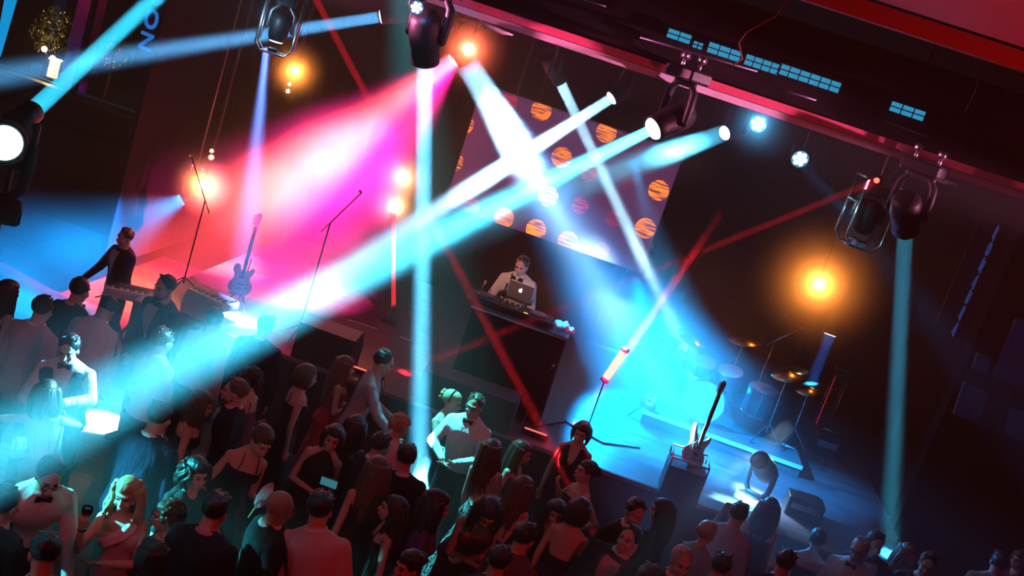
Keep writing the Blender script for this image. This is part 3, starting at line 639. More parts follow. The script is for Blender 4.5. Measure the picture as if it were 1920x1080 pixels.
def gstand(base, label, yaw_=0):
    t = thing('guitar_stand', label, 'stand', base, yaw_)
    MB().tube([(0, .06, .1), (0, .12, .62)], .010, 8).build('upright', BLACKM, t, True)
    for x, y_ in ((-.2, -.17), (.2, -.17), (0, .3)): MB().tube([(0, .07, .2), (x, y_, .012)], .009, 8, True).build('leg', BLACKM, t, True)
    for q in (-1, 1): MB().tube([(0, .07, .16), (q*.09, .0, .16), (q*.1, -.06, .18)], .009, 8, True).build('cradle_arm', BLACKM, t, True)
    return t
g0 = P(446, 552, z=STZ+.20)
gstand((g0.x, g0.y+.02, STZ+.018), 'guitar stand under the upright white guitar, left stage')
guitar(g0+Vector((0, 0, .0)), Matrix.Rotation(math.radians(-9), 3, 'Y') @ Matrix.Rotation(math.radians(-26), 3, 'X') @ Matrix.Rotation(math.radians(8), 3, 'Z'), 'white single cutaway guitar upright on the left of the stage', gw, sc=.9)
# box with leaning guitar, right
A1, A2, A3 = P(1262, 855, z=1.56), P(1330, 880, z=1.56), P(1362, 848, z=1.56)
bx = thing('flight_case', 'open topped case with bright rims at the right stage edge, guitar standing in it', 'case', ((A1.x+A2.x)/2, A1.y+.2, STZ+.018))
wd = A2.x-A1.x; hh = 1.56-STZ-.018
m_ = MB(); m_.box((0, .0, hh/2-.05), (wd+.02, .44, hh-.1), None, .01); m_.build('case_body', mat('case_black', (.02, .02, .025), .5, vary=.2), bx)
rm = MB()
for a_, b_ in (((-wd/2, -.22), (wd/2, -.22)), ((wd/2, -.22), (wd/2, .22)), ((wd/2, .22), (-wd/2, .22)), ((-wd/2, .22), (-wd/2, -.22))):
    rm.tube([(*a_, hh-.0), (*b_, hh-.0)], .011, 8)
rm.build('rim_rail', ALU, bx, True)
for q in (-1, 1):
    for r_ in (-1, 1): MB().tube([(q*wd/2, r_*.22, hh-.1), (q*wd/2, r_*.22, hh)], .01, 8).build('corner_post', ALU, bx, True)
gb = P(1312, 878, z=1.52)
gb = Vector((bx.location.x+.02, bx.location.y-.0, STZ+.018+hh-.095))
guitar(gb, Matrix.Rotation(math.radians(6), 3, 'Y') @ Matrix.Rotation(math.radians(-36), 3, 'X') @ Matrix.Rotation(math.radians(25), 3, 'Z'), 'white double cutaway guitar leaning in the case, brightly lit', gw, 'double', sc=.92)
bb = P(1212, 765, z=STZ+.16)
gstand((bb.x, bb.y+.02, STZ+.018), 'stand under the dark bass guitar left of the drums')
guitar(bb, Matrix.Rotation(math.radians(8), 3, 'Y') @ Matrix.Rotation(math.radians(-28), 3, 'X') @ Matrix.Rotation(math.radians(-20), 3, 'Z'), 'dark bass guitar on a stand left of the drum kit', gk, 'double', True, .72, name='bass_guitar')
# drums
RZ = 1.26
dk = P(1320, 752, z=RZ+.29); dy = dk.y
struct(MB().box((dk.x+.35, dy+.55, (STZ+RZ)/2+.01), (2.1, 1.7, RZ-STZ-.02)).build('platform_drum_riser', mat('riser_carpet', (.06, .06, .07), .9, vary=.2)))
struct(MB().box((dk.x+.35, dy-.305, RZ-.03), (2.12, .02, .05)).build('trim_riser_edge', mat('riser_edge', (.75, .75, .75), .4, .3, vary=.1)))
shell = mat('drum_shell', (.10, .10, .13), .3, .2, vary=.15); headm = mat('drum_head', (.35, .38, .42), .5, vary=.1); brass = mat('cymbal_bronze', (.75, .6, .3), .25, 1, vary=.1)
kit = thing('drum_kit', 'drum kit with bass drum, toms and cymbals on the blue lit riser', 'drum kit', (dk.x, dy, RZ), -14)
def drum(name, c, r, d, ax, fr=True):
    R = np.array(rot_to(ax)); c = np.array(c); sh_ = MB().lathe([(0, 0), (r, 0), (r, d), (0, d)], c=c, R=R, n=32)
    for i in range(8):
        a = i*math.pi/4+.2; p = np.array([(r+.004)*math.cos(a), (r+.004)*math.sin(a), 0]); sh_.tube([c+R@(p+[0, 0, .02]), c+R@(p+[0, 0, d-.02])], .008, 6)
    o = sh_.build(name, shell, kit, True)
    for z in (-.01, d-.02):
        pts = [c+R@np.array([(r+.004)*math.cos(a), (r+.004)*math.sin(a), z+.015]) for a in np.linspace(0, 2*math.pi, 33)]
        MB().tube(pts, .009, 6).build('hoop', CHROME, o, True)
    MB().lathe([(0, 0), (r*.97, 0), (r*.97, .006), (0, .006)], c=c+R@np.array([0, 0, d]), R=R, n=32).build('drum_skin', headm, o)
    return o
drum('bass_drum', (0, .40, .285), .28, .42, (0, -1, 0))
drum('tom_drum', (-.17, .1, .60), .15, .18, (.05, -.35, 1)); drum('tom_drum', (.19, .1, .60), .165, .2, (-.05, -.35, 1))
drum('floor_tom', (.62, .45, .30), .2, .36, (0, -.1, 1)); drum('snare_drum', (-.52, .5, .50), .18, .14, (0, -.1, 1))
def cstand(x, y_, z, r, tilt, nm='cymbal'):
    st = MB().tube([(x, y_, .15), (x, y_, z)], .011, 8).build('cymbal_stand', CHROME, kit, True)
    for a in (0, 2.1, 4.2): MB().tube([(x, y_, .28), (x+.26*math.cos(a), y_+.26*math.sin(a), .012)], .009, 8, True).build('stand_leg', CHROME, st, True)
    R = np.array(Euler(tilt).to_matrix())
    MB().lathe([(0, .022), (.02, .02), (.035, .006), (r, -.012), (r, -.009), (.04, .012), (.02, .026), (0, .028)][::1], c=(x, y_, z), R=R, n=32).build(nm, brass, kit, True)
cstand(-.45, .18, .98, .22, (.25, .15, 0)); cstand(.12, .75, 1.12, .24, (.3, -.2, 0)); cstand(.85, .3, 1.0, .24, (.3, -.3, 0)); cstand(-.78, .45, .80, .17, (0, .05, 0), 'hi_hat'); cstand(1.15, .6, .85, .2, (.3, -.3, 0))
th = thing('drum_throne', 'round padded stool behind the drum kit', 'stool', (dk.x+.1, dy+1.15, RZ))
MB().lathe([(0, .46), (.17, .46), (.18, .5), (.17, .54), (0, .54)]).build('seat', BLACKP, th, True); MB().tube([(0, 0, .1), (0, 0, .47)], .018).build('post', CHROME, th, True)
for a in (0, 2.1, 4.2): MB().tube([(0, 0, .2), (.22*math.cos(a), .22*math.sin(a), .01)], .01, 8, True).build('leg', CHROME, th, True)
# keyboards
def keyboard(c, w_, label, yaw_, h=.85, panel=True, z0=STZ+.018):
    t = thing('stage_keyboard', label, 'keyboard', (c.x, c.y, z0), yaw_); z = h
    wm = mat('keyboard_white', (.75, .78, .8), .35, vary=.05)
    MB().box((0, 0, z), (w_, .34, .09), None, .012).build('keyboard_case', wm, t)
    MB().box((0, .06, z+.055), (w_*.94, .16, .02), None, .004).build('control_panel', BLACKP, t)
    k = MB(); n_ = int(w_*.92/.0235)
    for i in range(n_): k.box((-w_*.46+(i+.5)*w_*.92/n_, -.09, z+.05), (w_*.92/n_-.002, .14, .02))
    k.build('white_keys', mat('key_ivory', (.8, .8, .78), .3, vary=.03), t)
    k = MB()
    for i in range(n_-1):
        if i % 7 in (0, 1, 3, 4, 5): k.box((-w_*.46+(i+1)*w_*.92/n_, -.06, z+.066), (.012, .09, .016))
    k.build('black_keys', BLACKP, t)
    if panel: MB().box((0, -.18, z-.115), (w_*.98, .02, .22), None, .004).build('front_panel', wm, t)
    for q in (-1, 1):
        MB().tube([(q*w_*.35, -.15, .012), (-q*w_*.35, .15, z-.05)], .014, 8, True).build('stand_leg', BLACKM, t, True)
    return t
kc = P(372, 572, z=STZ+.26); kc.y = max(kc.y, STY+.25); kc.x += .0; keyboard(kc, .52, 'white keyboard with dark control panel, glowing at left stage edge', -14, h=.23)
kc = P(248, 543, z=1.05); keyboard(kc, .62, 'slim keyboard in the blue haze at far left', 25, h=1.0, panel=False, z0=0)
# DJ table
T0, T1 = P(888, 572, z=STZ+1.13), P(1062, 634, z=STZ+1.13)
ty = (T0.y+T1.y)/2; tx = (T0.x+T1.x)/2; tw = T1.x-T0.x
dt = thing('dj_table', 'dark draped table of the disc jockey at centre stage', 'table', (tx, ty+.27, STZ+.018))
MB().box((0, 0, 1.092), (tw+.04, .54, .04), None, .008).build('tabletop', mat('table_black', (.03, .025, .03), .4, vary=.1), dt)
MB().box((0, -.275, 1.092), (tw+.05, .012, .02)).build('front_edge', ALU, dt)
dp = MB(); n_ = 48
ring0 = []; ring1 = []
for (z_, amp) in ((1.07, .006), (.02, .03)):
    rr = []
    for i in range(n_):
        u = i/n_*4; s_, f_ = int(u), u-int(u)
        cx_ = [(-tw/2+f_*tw, -.25), (tw/2, -.25+f_*.5), (tw/2-f_*tw, .25), (-tw/2, .25-f_*.5)][s_]
        nrm = [(0, -1), (1, 0), (0, 1), (-1, 0)][s_]; a_ = amp*math.sin(i*2.1)
        rr.append([cx_[0]+nrm[0]*a_, cx_[1]+nrm[1]*a_, z_])
    (ring0 if z_ > .5 else ring1).extend(rr)
dp.loft([np.array(ring1), np.array(ring0)]); dp.build('table_drape', drape, dt, True)
TZ = STZ+.018+1.112
def on_table(px, py): return P(px, py, z=TZ)
q = on_table(958, 585)
ct = thing('dj_controller', 'wide black mixing console with jog wheels on the centre table', 'mixer', (q.x-.02, q.y+.03, TZ), -3)
MB().box((0, 0, .035), (1.02, .36, .07), None, .012).build('console_body', BLACKP, ct)
for q_ in (-1, 1): MB().lathe([(0, .07), (.10, .07), (.105, .085), (.09, .092), (0, .092)], c=(q_*.33, .02, 0)).build('jog_wheel', GUNM, ct, True)
for i in range(8): MB().lathe([(0, .07), (.013, .07), (.011, .095), (0, .095)], c=(-.1+.066*(i % 4), .1-.06*(i//4), 0), n=12).build('knob', mat('knob_grey', (.3, .3, .3), .4, vary=.1), ct, True)
for i in range(3): MB().box((-.08+.08*i, -.1, .078), (.02, .035, .016), None, .003).build('fader', CHROME, ct)
MB().box((.2, -.13, .074), (.05, .02, .006)).build('display', emis('led_yellow', (1, .75, .05), 1.2), ct)
q = on_table(966, 572)
lp = thing('laptop', 'silver laptop with glowing fruit emblem on its open lid', 'laptop', (q.x+.01, q.y+.0, TZ+.072), -4)
slv = mat('laptop_aluminium', (.36, .33, .33), .35, .6, vary=.05)
MB().box((0, .10, .012), (.31, .2, .018), None, .005).build('keyboard_base', slv, lp)
Rl = np.array(Matrix.Rotation(math.radians(12), 3, 'X'))
lid = MB().box(np.array([0, 0, .015])+Rl@np.array([0, 0, .105]), (.31, .010, .21), Rl, .004).build('lid', slv, lp)
em_ = MB(); cc = np.array([0, 0, .015])+Rl@np.array([0, -.008, .11])
ap = [(0, .017), (.008, .021), (.017, .017), (.020, .010), (.014, .004), (.013, -.004), (.019, -.010), (.012, -.021), (.006, -.024), (0, -.021), (-.006, -.024), (-.013, -.020), (-.020, -.008), (-.021, .006), (-.016, .017), (-.008, .021)]
em_.prism([(x*1.05, z*1.05) for x, z in ap][::-1], .003, cc, Rl@np.array(Matrix.Rotation(math.pi/2, 3, 'X')))
em_.prism([(.0, .026), (.004, .034), (.010, .038), (.009, .029)][::-1], .003, cc, Rl@np.array(Matrix.Rotation(math.pi/2, 3, 'X'))); em_.build('glowing_emblem', emis('emblem_white', (1, 1, 1), 2.0), lid)
MB().box(np.array([0, 0, .015])+Rl@np.array([0, .007, .105]), (.28, .003, .18), Rl).build('display', emis('laptop_display', (.5, .6, .9), .8), lid)
q = on_table(899, 556)
mc = thing('gooseneck_microphone', 'small microphone on a bent stem at the left end of the table', 'microphone', (q.x, q.y, TZ))
MB().lathe([(0, 0), (.05, 0), (.05, .012), (.012, .02), (0, .02)]).build('base', BLACKM, mc, True); MB().tube([(0, 0, .02), (0, 0, .12), (.01, -.01, .17)], .006).build('stem', CHROME, mc, True); MB().ell((.014, -.014, .19), (.016, .016, .026)).build('capsule', mat('mic_orange', (.5, .2, .1), .5, vary=.1), mc, True)
q = on_table(942, 560)
hp_ = thing('headphones', 'black headphones lying by the laptop on the table', 'headphones', (q.x, q.y, TZ+.09))
MB().tube([(.0, -.06, 0), (.0, -.05, .08), (0, 0, .11), (0, .05, .08), (0, .06, 0)], .009).build('headband', BLACKP, hp_, True)
for q_ in (-1, 1): MB().ell((0, q_*.06, -.01), (.038, .02, .045)).build('ear_cup', BLACKP, hp_, True)
for k, (px_, py_, lab, c_) in enumerate([(1048, 618, 'crumpled white napkin on the right end of the table', 'white'), (1064, 625, 'folded pale napkin at the very right table corner', 'rose')]):
    q = on_table(px_, py_); r_ = random.Random(k); o = MB()
    for i in range(7): o.ell((r_.uniform(-.05, .05), r_.uniform(-.04, .04), .03+r_.uniform(0, .05)), (r_.uniform(.03, .06), r_.uniform(.02, .04), r_.uniform(.015, .035)), Euler((r_.uniform(0, 3), r_.uniform(0, 3), 0)).to_matrix(), 9, 6)
    ob = o.build('napkin', CL[c_], None, voxel=.009, sm=1); ob.location = (q.x, q.y, TZ); tag(ob, lab, 'napkin')
q = on_table(1040, 613); mb_ = thing('handheld_microphone', 'microphone lying on the table before the napkins', 'microphone', (q.x-.05, q.y, TZ+.02))
MB().tube([(-.2, .05, 0), (0, 0, 0)], [.011, .014]).build('handle', CHROME, mb_, True); MB().ell((.02, -.005, .0), .024).build('grille', mat('mic_pink', (.5, .25, .25), .5, vary=.1), mb_, True)
# microphone stands
def micstand(px, py, h, label, boom=None, z0=STZ+.018, col=BLACKM):
    b_ = P(px, py, z=z0); t = thing('microphone_stand', label, 'stand', b_)
    MB().tube([(0, 0, .1), (0, 0, h)], .009, 8).build('pole', col, t, True)
    for a in (.4, 2.5, 4.6): MB().tube([(0, 0, .18), (.24*math.cos(a), .24*math.sin(a), .012)], .008, 8, True).build('leg', col, t, True)
    tip = np.array([0, 0, h])
    if boom is not None:
        e = np.array([0, 0, h])+np.array(boom); MB().tube([np.array([0, 0, h])-np.array(boom)*.3, e], .007, 8).build('boom_arm', col, t, True); tip = e
    MB().tube([tip, tip+np.array([0, -.10, .03])], [.011, .015], 10, True).build('microphone', mat('mic_body', (.25, .25, .28), .3, .6, vary=.1), t, True)
    return t
micstand(556, 635, 1.45, 'microphone stand behind the left wedge speaker, leaning boom', (.25, 0, .45))
micstand(1440, 800, 1.35, 'thin stand right of the drums under the orange glow', (-.35, 0, .25)); micstand(885, 700, .9, 'short microphone stand at centre stage edge', (.1, -.1, .25))
micstand(340, 545, 1.15, 'boom stand by the keyboards at left stage', (-.3, 0, .45)); micstand(1390, 800, 1.3, 'tall thin stand with boom right of the bass drum', (.25, -.1, .3), col=CHROME)
micstand(985, 790, .55, 'low stand at the stage edge near the red floor light', (.1, -.05, .2))
# stage monitors (wedges) along the edge
def wedge(px, py, w_, d_, h, label, yaw_=0):
    b_ = P(px, py, z=STZ+.018); t = thing('wedge_monitor', label, 'speaker', (b_.x, b_.y, STZ+.018), yaw_)
    pr = [(-d_/2, 0), (d_/2, 0), (d_/2, h*.55), (d_*.1, h), (-d_/2, h*.9)]
    R = np.array(Matrix(((0, 0, 1), (1, 0, 0), (0, 1, 0))))
    MB().prism(pr, w_, (0, 0, 0), R).build('cabinet', mat('speaker_black', (.02, .018, .02), .6, vary=.2, bump=.2, bscale=80), t)
    n_ = np.array([0, h*.45, d_*.4]); n_ /= np.linalg.norm(n_); up = np.cross([1, 0, 0], n_)
    MB().box(np.array([0, d_*.3, h*.775])+n_*.008, (w_*.92, .43*d_, .012), np.array([[1, 0, 0], -up*1., n_]).T).build('grille', mat('grille_dark', (.035, .03, .03), .5, .3, bump=.4, bscale=200, vary=.1), t)
    for q in (-1, 1): MB().box((q*w_/2, 0, h*.5), (.012, .12, .04), None, .004).build('side_handle', GUNM, t)
    return t
wedge(608, 676, .66, .5, .46, 'black wedge speaker at the stage edge behind the long haired dancers'); wedge(870, 772, 1.1, .5, .42, 'wide black speaker box on the stage edge behind the couple', 0)
# cable and setlist lines on the stage
for k, (pts, lab, c_) in enumerate([([(652, 600), (680, 608), (708, 618)], 'blue white tape strip on the stage floor left of centre', (.5, .6, .8)), ([(750, 632), (762, 636), (775, 641)], 'short tape strip on the stage by the down beam', (.5, .6, .8)), ([(1000, 800), (1060, 790), (1130, 830), (1200, 840)], 'cable looping over the stage floor right of centre', (.05, .05, .06)), ([(610, 540), (640, 552)], 'white paper sheet edge on the stage floor in the long beam', (.8, .8, .8))]):
    pp = [P(a_, b_, z=STZ+.028) for a_, b_ in pts]; o = MB().tube([p_-pp[0] for p_ in pp], .009, 6).build('floor_strip' if c_[0] > .3 else 'floor_cable', mat('strip_%d' % (c_[0]*10), c_, .5, vary=.1), None, True); o.location = pp[0]; tag(o, lab, 'tape' if c_[0] > .3 else 'cable')
# red uplight at the stage edge
q = P(1018, 822, z=STZ+.05)
ul = thing('floor_uplight', 'low red floor light glowing on the stage edge', 'stage light', (q.x-.1, q.y+.05, STZ+.018)); MB().box((0, 0, .035), (.3, .08, .07), None, .01).build('housing', BLACKM, ul); MB().box((0, -.03, .073), (.26, .03, .008)).build('lens', LR, ul)
spot('uplight_red', (q.x-.12, q.y+.1, STZ+.2), (q.x+.22, q.y-.15, STZ), 60, 14, (1, .01, .02), .02, .8)
q = P(672, 698, z=STZ+.05)
ul = thing('floor_uplight', 'low red floor light between the red dress and the suspenders', 'stage light', (q.x, q.y+.05, STZ+.018)); MB().box((0, 0, .035), (.2, .08, .07), None, .01).build('housing', BLACKM, ul); MB().box((0, -.03, .073), (.16, .03, .008)).build('lens', LR, ul)
spot('uplight_red', (q.x, q.y+.1, STZ+.2), (q.x+.1, q.y+.3, STZ), 90, 10, (1, .04, .03), .02, .8)
# lighting tower and gear at right
b_ = P(1522, 842, z=0.9); tp = P(1577, 692, y=b_.y)
tw_ = thing('lighting_tower', 'slim lattice tower with a thin red edge, right of the drums', 'tower', (b_.x, b_.y, STZ+.018 if b_.x < 3.7 else 0)); hz = tp.z-tw_.location.z; sl = (tp.x-b_.x)*0
lt = MB()
for x, y_ in ((-.09, -.09), (.09, -.09), (.09, .09), (-.09, .09)): lt.tube([(x, y_, 0), (x, y_, hz)], .012, 8)
for i in range(10):
    z = hz*i/10; s_ = 1 if i % 2 else -1; lt.tube([(-.09*s_, -.09, z), (.09*s_, -.09, z+hz/10)], .007, 6).tube([(.09, -.09*s_, z), (.09, .09*s_, z+hz/10)], .007, 6)
lt.build('lattice', GUNM, tw_, True); MB().box((0, 0, .015), (.5, .5, .03), None, .005).build('base_plate', GUNM, tw_); MB().box((0, 0, hz+.02), (.26, .26, .03), None, .005).build('top_plate', GUNM, tw_)
MB().tube([(-.1, -.1, hz*.2), (-.1, -.1, hz*.9)], .005, 6).build('red_edge_glow', emis('edge_red', (1, .04, .08), .5), tw_, True)  # emission stands in for red light caught on the tower edge
for (px_, py_, w_, d_, h_, lab, nm) in [(1500, 965, .42, .3, .22, 'rack of small gear at the right stage corner', 'gear_rack'), (1395, 925, .0, 0, 0, '', ''), (1540, 850, .34, .3, .3, 'dark box with a tiny red light at the tower foot', 'dimmer_box')]:
    if not w_: continue
    p_ = P(px_, py_, z=STZ+.018); t = thing(nm, lab, 'equipment', (p_.x, p_.y, STZ+.018))
    MB().box((0, 0, h_/2), (w_, d_, h_), None, .01).build('case_body', BLACKP, t); MB().box((0, -d_/2-.004, h_*.6), (w_*.8, .01, h_*.3)).build('front_plate', ALU, t); MB().tube([(-w_*.3, 0, h_), (-w_*.3, 0, h_+.05), (w_*.3, 0, h_+.05), (w_*.3, 0, h_)], .008, 6).build('handle', CHROME, t, True)
# ------------------------------------------------------------------ people
ARMS = dict(  # upper arm direction, forearm direction: (outward, forward, up), finger curl
    down=((.16, .0, -1), (.03, .22, -1), .35), drink=((.22, .15, -1), (-.25, 1, .45), .75), hip=((.75, -.25, -.75), (-.75, .45, -.55), .5),
    hug=((.35, .85, -.35), (-.7, .75, .1), .3), up=((.5, .5, .8), (-.35, .5, 1), .3), face=((.3, .75, -.5), (-.15, .35, 1), .8), front=((.12, .3, -1), (-.3, .9, -.1), .5),
    dj=((.3, .42, -.85), (-.05, .75, -.62), .3), out=((1, .1, -.1), (1, .2, .05), .15), phone=((.25, .6, -.7), (-.2, .8, .75), .7), waist=((.3, .6, -.75), (-.8, .6, -.25), .25),
    reach=((.2, .7, -.7), (.0, .95, -.45), .3), cross=((.1, .4, -.9), (-.95, .45, .1), .4), behind=((.3, -.4, -.85), (-.5, -.3, -.8), .4), elbow=((.75, .1, -.65), (-.5, .55, .7), .4))
MR = [(.80, .120, .090, .0), (.86, .150, .112, .005), (.94, .168, .118, .008), (1.02, .158, .110, .005), (1.12, .150, .102, .0), (1.24, .165, .112, -.003), (1.35, .190, .120, .0), (1.41, .182, .110, .004), (1.455, .138, .085, .01), (1.49, .085, .068, .012), (1.53, .06, .060, .015)]
FR = [(.80, .125, .095, .0), (.86, .160, .118, .008), (.94, .178, .124, .01), (1.02, .155, .108, .005), (1.12, .122, .088, .0), (1.24, .135, .096, .0), (1.32, .148, .100, .0), (1.40, .146, .092, .004), (1.44, .112, .076, .008), (1.47, .07, .060, .012), (1.51, .048, .052, .015)]
def smooth01(x): x = max(0., min(1., x)); return x*x*(3-2*x)
class Body:
    def __init__(s, female, fw, sd, s_):
        s.fem = female; s.fw = fw; s.sd = sd; s.sc = s_; s.R0 = FR if female else MR
    def R(s, z):
        f = smooth01((z-.9)/.42); return nrot('Y', s.sd*f) @ nrot('X', s.fw*f)
    def map(s, p):
        p = np.array(p, float); f = s.R(p[2]); pv = np.array([0, .0, .92])
        return (pv+f@(p-pv))*s.sc
    def prof(s, z, skirt=0, flare=.30):
        if z < .86 and skirt:
            t = (.86-z)/.86; a = s.R0[1]; t2 = t**(1.0 if skirt == 1 else 1.6)
            return a[1]+(flare-a[1])*t2, a[2]+(flare*.9-a[2])*t2, a[3]
        z0 = min(max(z, s.R0[0][0]), s.R0[-1][0])
        for a, b in zip(s.R0, s.R0[1:]):
            if z0 <= b[0]:
                t = (z0-a[0])/(b[0]-a[0]); t = t
                return tuple(a[i]+(b[i]-a[i])*t for i in (1, 2, 3))
    def T(s, ang, z, off=0, skirt=0, flare=.30, fold=0):
        """surface point at angle (0 = front, + = the person's left)"""
        rx, ry, cy = s.prof(z, skirt, flare); a = math.radians(ang); fx, fy = math.sin(a), -math.cos(a)
        pw = .85; sx = math.copysign(abs(fx)**pw, fx); sy = math.copysign(abs(fy)**pw, fy)
        o = off
        if s.fem:
            for q in (-1, 1):
                d = ((ang-q*33+180) % 360)-180; o += .042*math.exp(-(d/26)**2-((z-1.285)/.06)**2)
            d = abs(((ang+180) % 360)-180); 
        if d_back(ang) < 70: o += .022*math.exp(-((z-.92)/.09)**2)
        if fold and z < .9: o += fold*(.86-z)*math.sin(math.radians(ang*9)+z*2)*.5
        return s.map([(rx+o)*sx, cy+(ry+o)*sy, z])
    def closed(s, mb, z0, z1, off, n=28, dz=.05, skirt=0, flare=.3, fold=0, endoff=None):
        zs = list(np.arange(z0, z1, dz))+[z1]
        rings = [np.array([s.T(360*j/n, z, off, skirt, flare, fold) for j in range(n)]) for z in zs]
        mb.loft(rings)
    def shell(s, mb, ztop, zbot, off, th=.006, a0=0, a1=360, n=40, m=16, skirt=0, flare=.3, fold=0):
        full = abs(a1-a0) >= 359.9; N = n if full else n+1
        O = []; I = []
        for i in range(m+1):
            t = i/m; ro = []; ri = []
            for j in range(N):
                a = a0+(a1-a0)*j/n; zt = ztop(a) if callable(ztop) else ztop; zb = zbot(a) if callable(zbot) else zbot
                z = zb+(zt-zb)*t
                ro.append(s.T(a, z, off+th, skirt, flare, fold)); ri.append(s.T(a, z, off, skirt, flare, fold))
            O.append(ro); I.append(ri)
        V = np.array(O+I).reshape(-1, 3); f = []; K = (m+1)*N
        M = N if full else N-1
        for i in range(m):
            for j in range(M):
                a = i*N+j; b = i*N+(j+1) % N
                f.append((a, b, b+N, a+N)); f.append((K+a, K+a+N, K+b+N, K+b))
        for j in range(M):
            a, b = j, (j+1) % N; f.append((a, K+a, K+b, b)); a += m*N; b += m*N; f.append((a, b, K+b, K+a))
        if not full:
            for i in range(m):
                a = i*N; f.append((a, a+N, K+a+N, K+a)); a = i*N+N-1; f.append((a, K+a, K+a+N, a+N))
        mb.add(V, f)
def d_back(a):
    return abs(((a-180+180) % 360)-180)
PEOPLE = []
def person(px, py, label, sex='m', yaw=0, lf=4, li=0, hy=0, hp=5, armL='down', armR='down', hair='short', hc='brown', outfit='tux', col='black', top='strap', skin=0, h=None,
           gz=0, vox=.008, legs=True, skirt=.28, seed=0, face=None, hairlen=.35, tie=True, specs=False, trouser='black', beard=False, jc='black', collar='white'):
    fem = sex == 'f'; sc = (h or (1.66 if fem else 1.80))/1.76
    rnd = random.Random(px*31+py)
    y = math.radians(yaw)
    # lean: lf forward (own frame), li towards the left of the picture
    lx, ly = -math.cos(-y)*li, -math.sin(-y)*li      # world -X in the person's frame
    fw = lf-ly; sd = lx
    B = Body(fem, fw, sd, sc); S = sc
    Rt = B.R(1.5); nb = B.map([0, .012, 1.49 if not fem else 1.475])
    Rh = nrot('Y', sd*.55) @ nrot('X', fw*.55) @ nrot('Z', hy) @ nrot('X', hp)
    hs = S*(1.04 if fem else 1.03)
    HC = nb+(Rt@np.array([0, -.008, .032])+Rh@np.array([0, -.014, .108]))*S
    def H(p): return HC+Rh@(np.array(p, float)*hs)
    cy_, sy_ = math.cos(y), math.sin(y)
    tgt = P(px, py, z=gz+float(HC[2]))
    root = thing('person', label, 'person', (tgt.x-(cy_*HC[0]-sy_*HC[1]), tgt.y-(sy_*HC[0]+cy_*HC[1]), gz), yaw)
    sk = SKIN[skin]
    # ---- body, one continuous skin
    b = MB(); B.closed(b, .80, 1.52 if not fem else 1.5, 0)
    b.tube([nb-Rt@np.array([0, 0, .03]), HC+Rh@np.array([0, .015, -.05])], [.064*S*(.8 if fem else 1), .060*S*(.8 if fem else 1)], 12, True)
    b.ell(H((0, .012, .028)), np.array((.075, .094, .090))*hs, Rh, 16, 12)
    b.ell(H((0, -.022, -.03)), np.array((.060, .066, .082))*hs, Rh, 14, 10)
    jw = .030 if fem else .038
    b.ell(H((0, -.045, -.088)), np.array((jw, .034, .026))*hs, Rh)
    b.ell(H((0, -.03, -.065)), np.array((jw+.018, .04, .035))*hs, Rh)
    b.tube([H((0, -.086, .012)), H((0, -.108, -.026))], [.008*hs, .013*hs], 8, True)
    for q in (-1, 1):
        b.ell(H((q*.012, -.094, -.03)), .009*hs); b.ell(H((q*.074, .008, -.012)), np.array((.009, .020, .030))*hs, Rh)
        b.ell(H((q*.036, -.066, -.03)), np.array((.022, .018, .02))*hs, Rh)
    b.tube([H((-.036, -.079, .030)), H((0, -.086, .026)), H((.036, -.079, .030))], .0095*hs, 8, True)
    b.ell(H((0, -.088, -.062)), np.array((.023, .011, .012))*hs, Rh)
    shx = (.146 if fem else .182); shz = 1.385 if fem else 1.405
    k = .82 if fem else 1.0; arms = {}
    for q, pose in ((1, armL), (-1, armR)):
        ud, fd, curl = ARMS[pose]; j = .06
        def D(v):
            v = np.array([q*v[0]+rnd.uniform(-j, j), -v[1]+rnd.uniform(-j, j), v[2]]); v = Rt@v; return v/np.linalg.norm(v)
        sh = B.map([q*shx, .006, shz]); u = D(ud); f = D(fd); el = sh+u*.285*S; wr = el+f*.25*S; arms[q] = (sh, el, wr, f, u)
        b.ell(sh, (.056*k*S,)*3); b.tube([sh, sh+u*.13*S, el], [.052*k*S, .047*k*S, .038*k*S], 12, True)
        b.tube([el, el+f*.08*S, wr], [.039*k*S, .040*k*S, .025*k*S], 12, True)
        # hand: palm, four bent fingers, thumb
        side = np.cross(f, u) if abs(np.dot(f, u)) < .97 else np.cross(f, Rt@np.array([1., 0, 0]))
        side /= np.linalg.norm(side)+1e-9
        fwd_ = Rt@np.array([0, -1., 0]); pn = np.cross(side, f); pn /= np.linalg.norm(pn)
        inn = Rt@np.array([-q*1., 0, 0])
        if np.dot(pn, inn) < 0: pn = -pn
        lat = np.cross(pn, f)
        thumbdir = lat if np.dot(lat, fwd_+np.array([0, 0, .6])) > 0 else -lat
        hk = S*(.88 if fem else 1)
        for i in range(4):
            o = (1.5-i)*.020*hk; kn = wr+f*(.092-.004*abs(i-1))*hk+thumbdir*o
            b.tube([wr+f*.01*hk+thumbdir*o*.6, kn], [.014*hk, .0115*hk], 8, True)
            L = (.040, .046, .043, .034)[i]*hk; c1 = curl*1.1; c2 = curl*2.3
            d1 = f*math.cos(c1)+pn*math.sin(c1); d2 = f*math.cos(c2)+pn*math.sin(c2)
            m1 = kn+d1*L; b.tube([kn, m1, m1+d2*L*.8], [.0095*hk, .0088*hk, .0072*hk], 8, True)
        t0 = wr+f*.025*hk+thumbdir*.022*hk; t1 = t0+(thumbdir*.8+f*.6+pn*.3)*.034*hk; t2 = t1+(f*.8+pn*.55+thumbdir*.1)*.032*hk
        b.tube([t0, t1, t2], [.014*hk, .0105*hk, .0085*hk], 8, True)
        arms[q] += (wr+f*.075*hk+pn*.035*hk,)
